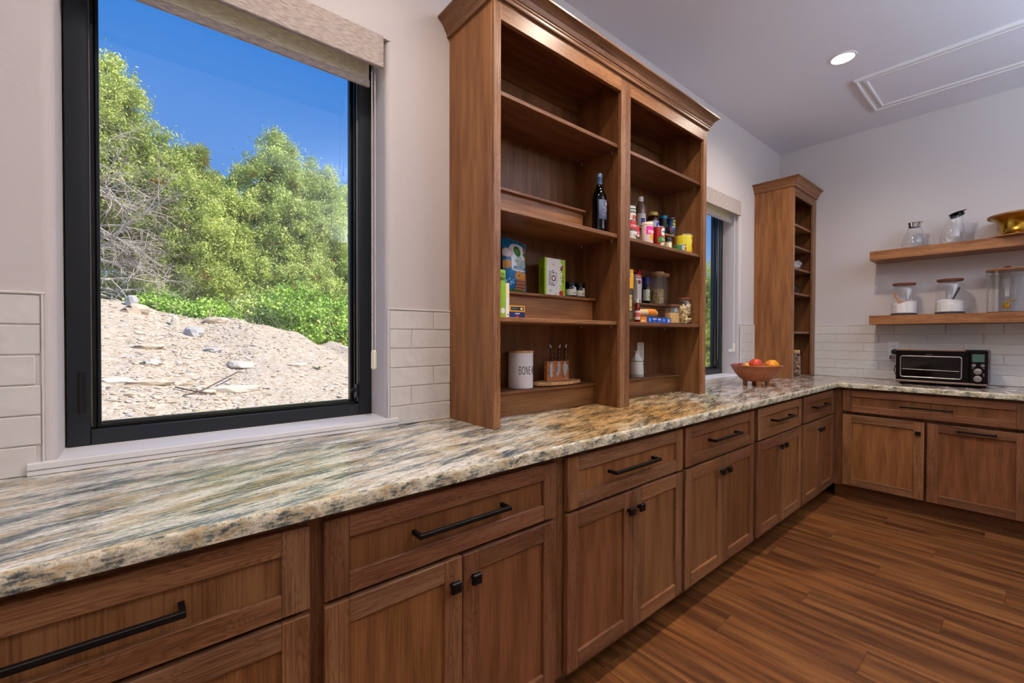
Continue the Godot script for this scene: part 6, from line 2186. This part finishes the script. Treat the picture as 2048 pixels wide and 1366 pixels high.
func glassware() -> void:
	var X := 4.675
	var y := 1.965
	# round carafe with handle and steel collar
	var a := thing("carafe", "round glass carafe with a loop handle and steel collar, leftmost on the upper shelf", "carafe", Vector3(X, y, 1.010), -PI / 2)
	lathed("glass_body", [V(0, 0), V(0.050, 0), V(0.066, 0.006), V(0.075, 0.024), V(0.076, 0.044), V(0.069, 0.080), V(0.055, 0.118), V(0.042, 0.148), V(0.038, 0.172), V(0.0372, 0.172), V(0.0412, 0.1477), V(0.0542, 0.1176), V(0.0682, 0.0796), V(0.0752, 0.044), V(0.0742, 0.0244), V(0.0654, 0.0069), V(0.050, 0.001), V(0, 0.001)], M.thick, a, 40)
	lathed("collar", [V(0.037, 0.170), V(0.0385, 0.171), V(0.040, 0.190), V(0.044, 0.205), V(0.042, 0.208), V(0.036, 0.206), V(0.034, 0.196), V(0, 0.194)], M.chrome, a, 36)
	var sp := MB.new()
	sp.prism(PackedVector2Array([V(0.038, 0.196), V(0.052, 0.209), V(0.040, 0.209)]), -0.010, 0.010, 0.002)
	put("spout", sp.mesh(M.chrome), a)
	var hn := MB.new()
	var hp := []
	for k in 15:
		var f := PI * (0.25 + 1.45 * k / 14.0)
		hp.append(Vector3(-0.076 + 0.036 * cos(f), 0.092 + 0.050 * sin(f), 0))
	hn.tube(hp, 0.0055, 10)
	put("handle", hn.mesh(M.thick), a)
	# teardrop decanter with a hole through its body and a slanted lip
	var d := thing("decanter", "teardrop glass decanter with a round dimple and a slanted black lip", "decanter", Vector3(X, y, 1.226), -PI / 2)
	var body := MB.new()
	body.xf = Transform3D(Basis.IDENTITY, Vector3.ZERO)
	var prof := [V(0, 0), V(0.040, 0), V(0.058, 0.008), V(0.070, 0.030), V(0.072, 0.056), V(0.066, 0.092), V(0.054, 0.130), V(0.043, 0.165), V(0.038, 0.196), V(0.038, 0.225), V(0.0372, 0.225), V(0.0372, 0.196), V(0.0422, 0.1647), V(0.0532, 0.1297), V(0.0652, 0.0917), V(0.0712, 0.056), V(0.0692, 0.0305), V(0.0574, 0.009), V(0.040, 0.001), V(0, 0.001)]
	body.lathe(prof, 40)
	# lean the neck toward the right and cut its lip on a slant
	for k in body.v.size():
		var p := body.v[k]
		var f := clampf((p.y - 0.05) / 0.17, 0.0, 1.0)
		p.x += 0.020 * f * f
		p.y += 0.30 * (p.x - 0.02) * clampf((p.y - 0.17) / 0.05, 0.0, 1.0)
		body.v[k] = p
	put("glass_body", body.mesh(M.thick), d)
	var dim := MB.new()
	var rp := []
	for k in 25:
		rp.append(Vector3(-0.010 + 0.024 * cos(TAU * k / 24), 0.086 + 0.022 * sin(TAU * k / 24), 0.0655))
	dim.tube(rp, 0.0022, 8, false)
	put("dimple_ring", dim.mesh(M.thick), d)
	var lip := MB.new()
	lip.xf = Transform3D(Basis(Vector3(0, 0, 1), 0.30), Vector3(0.020, 0.222, 0))
	lip.lathe([V(0.0365, -0.016), V(0.040, -0.014), V(0.041, 0.006), V(0.045, 0.011), V(0.040, 0.013), V(0, 0.012)], 32)
	lip.prism(PackedVector2Array([V(0.036, 0.004), V(0.058, 0.014), V(0.036, 0.014)]), -0.012, 0.012, 0.002)
	put("pouring_lip", lip.mesh(mat(Color(0.10, 0.10, 0.11), 0.18, 0.9)), d)
	# brass pedestal bowl
	var p := thing("pedestal_bowl", "brass spool-shaped bowl with wooden rim and base, right end of the upper shelf", "bowl", Vector3(X + 0.0, y, 1.570))
	lathed("brass_waist", [V(0.150, 0.010), V(0.130, 0.022), V(0.118, 0.045), V(0.114, 0.070), V(0.118, 0.100), V(0.132, 0.128), V(0.156, 0.143), V(0.150, 0.150), V(0, 0.150)], M.brass, p, 56)
	lathed("wooden_base", [V(0, 0), V(0.176, 0), V(0.178, 0.003), V(0.174, 0.009), V(0.150, 0.012), V(0, 0.012)], M.shelf_wood, p, 56)
	lathed("wooden_rim", [V(0.120, 0.143), V(0.166, 0.143), V(0.171, 0.148), V(0.170, 0.157), V(0.165, 0.160), V(0.120, 0.158), V(0.110, 0.152)], M.shelf_wood, p, 56)
	# jars of flour on the lower shelf
	y = 1.443
	var powder := mat(Color(0.90, 0.88, 0.86), 0.95)
	for k in 2:
		var r: float = [0.0785, 0.080][k]
		var h: float = [0.236, 0.244][k]
		var j := thing("flour_jar", ["glass jar of white flour with a wooden scoop, left on the lower shelf", "glass jar of white flour with a black scoop, right of the other flour jar"][k], "storage jar", Vector3(X, y, [0.953, 1.214][k]), -PI / 2, "flour jars")
		lathed("coaster", [V(0, 0), V(r + 0.001, 0), V(r + 0.003, 0.002), V(r + 0.003, 0.011), V(r + 0.001, 0.013), V(0, 0.013)], mat(Color(0.20, 0.20, 0.21), 0.6), j, 40)
		var w := 0.003
		lathed("glass_jar", [V(0, 0.0135), V(r - 0.004, 0.0135), V(r, 0.018), V(r, h - 0.03), V(r - 0.004, h - 0.018), V(r - 0.014, h - 0.010), V(r - 0.014, h), V(r - 0.014 - w, h), V(r - 0.014 - w, h - 0.010), V(r - 0.007, h - 0.020), V(r - w, h - 0.032), V(r - w, 0.020), V(0, 0.0165)], M.clear, j, 44)
		var fl := MB.new()
		fl.lathe([V(0, 0.017), V(r - 0.0035, 0.018), V(r - 0.0035, 0.100), V(r * 0.6, 0.106), V(r * 0.3, 0.102), V(0, 0.100)], 40)
		for q in fl.v.size():
			var v := fl.v[q]
			if v.y > 0.09:
				v.y += 0.010 * sin(v.x * 40.0 + k * 2.0) + 0.006 * cos(v.z * 50.0)
				fl.v[q] = v
		put("flour", fl.mesh(powder), j)
		lathed("lid", [V(0, h + 0.0003), V(r - 0.012, h + 0.0003), V(r - 0.012, h + 0.004), V(r - 0.007, h + 0.005), V(r - 0.006, h + 0.018), V(r - 0.008, h + 0.020), V(0, h + 0.020)], M.walnut, j, 40)
		var sc := thing("scoop", ["light wooden scoop stuck in the left flour jar", "black-handled scoop stuck in the right flour jar"][k], "scoop", j.position, -PI / 2, "flour scoops")
		var sm := MB.new()
		if k == 0:
			sm.tube([Vector3(-0.056, 0.182, 0.02), Vector3(-0.046, 0.150, 0.02), Vector3(-0.030, 0.118, 0.02)], [0.0075, 0.006, 0.007], 10)
			sm.ellipsoid(Vector3(-0.014, 0.104, 0.02), Vector3(0.024, 0.014, 0.018), 10, 14)
			put("wooden_scoop", sm.mesh(mat(Color(0.80, 0.50, 0.28), 0.6)), sc)
		else:
			sm.tube([Vector3(0.052, 0.200, 0.015), Vector3(0.046, 0.178, 0.015), Vector3(0.028, 0.135, 0.015), Vector3(0.014, 0.100, 0.015)], [0.0065, 0.0075, 0.006, 0.005], 10)
			sm.ellipsoid(Vector3(0.004, 0.094, 0.015), Vector3(0.02, 0.012, 0.016), 10, 14)
			put("black_scoop", sm.mesh(mat(Color(0.06, 0.06, 0.065), 0.4)), sc)
	# drinks dispenser
	var g := thing("drink_dispenser", "large glass drink dispenser with wooden lid and brass tap, right end of the lower shelf", "drink dispenser", Vector3(X, y, 1.502), -PI / 2)
	lathed("glass_body", [V(0, 0), V(0.094, 0), V(0.100, 0.006), V(0.100, 0.285), V(0.101, 0.292), V(0.0998, 0.292), V(0.0987, 0.285), V(0.0987, 0.006), V(0.093, 0.002), V(0, 0.002)], M.thick, g, 64)
	lathed("lid", [V(0, 0.2925), V(0.104, 0.2925), V(0.106, 0.295), V(0.106, 0.304), V(0.103, 0.307), V(0, 0.308)], M.shelf_wood, g, 48)
	lathed("lid_knob", [V(0.006, 0.307), V(0.007, 0.318), V(0.018, 0.320), V(0.018, 0.325), V(0.016, 0.327), V(0, 0.327)], M.walnut, g, 24)
	var tap := MB.new()
	tap.tube([Vector3(0, 0.045, 0.098), Vector3(0, 0.045, 0.128)], 0.010, 16)
	tap.tube([Vector3(0, 0.058, 0.122), Vector3(0, 0.024, 0.124)], [0.008, 0.007], 14)
	tap.xf = Transform3D(Basis(Vector3.RIGHT, PI / 2), Vector3(0, 0.045, 0.1005))
	tap.lathe([V(0.018, 0.0), V(0.019, 0.002), V(0.016, 0.007), V(0, 0.008)], 24)
	tap.xf = Transform3D.IDENTITY
	tap.tube([Vector3(0, 0.056, 0.124), Vector3(0, 0.072, 0.124)], 0.0045, 10)
	tap.tube([Vector3(-0.004, 0.072, 0.124), Vector3(0.020, 0.076, 0.124), Vector3(0.046, 0.080, 0.124)], [0.005, 0.004, 0.0055], 10)
	put("brass_tap", tap.mesh(M.brass), g)
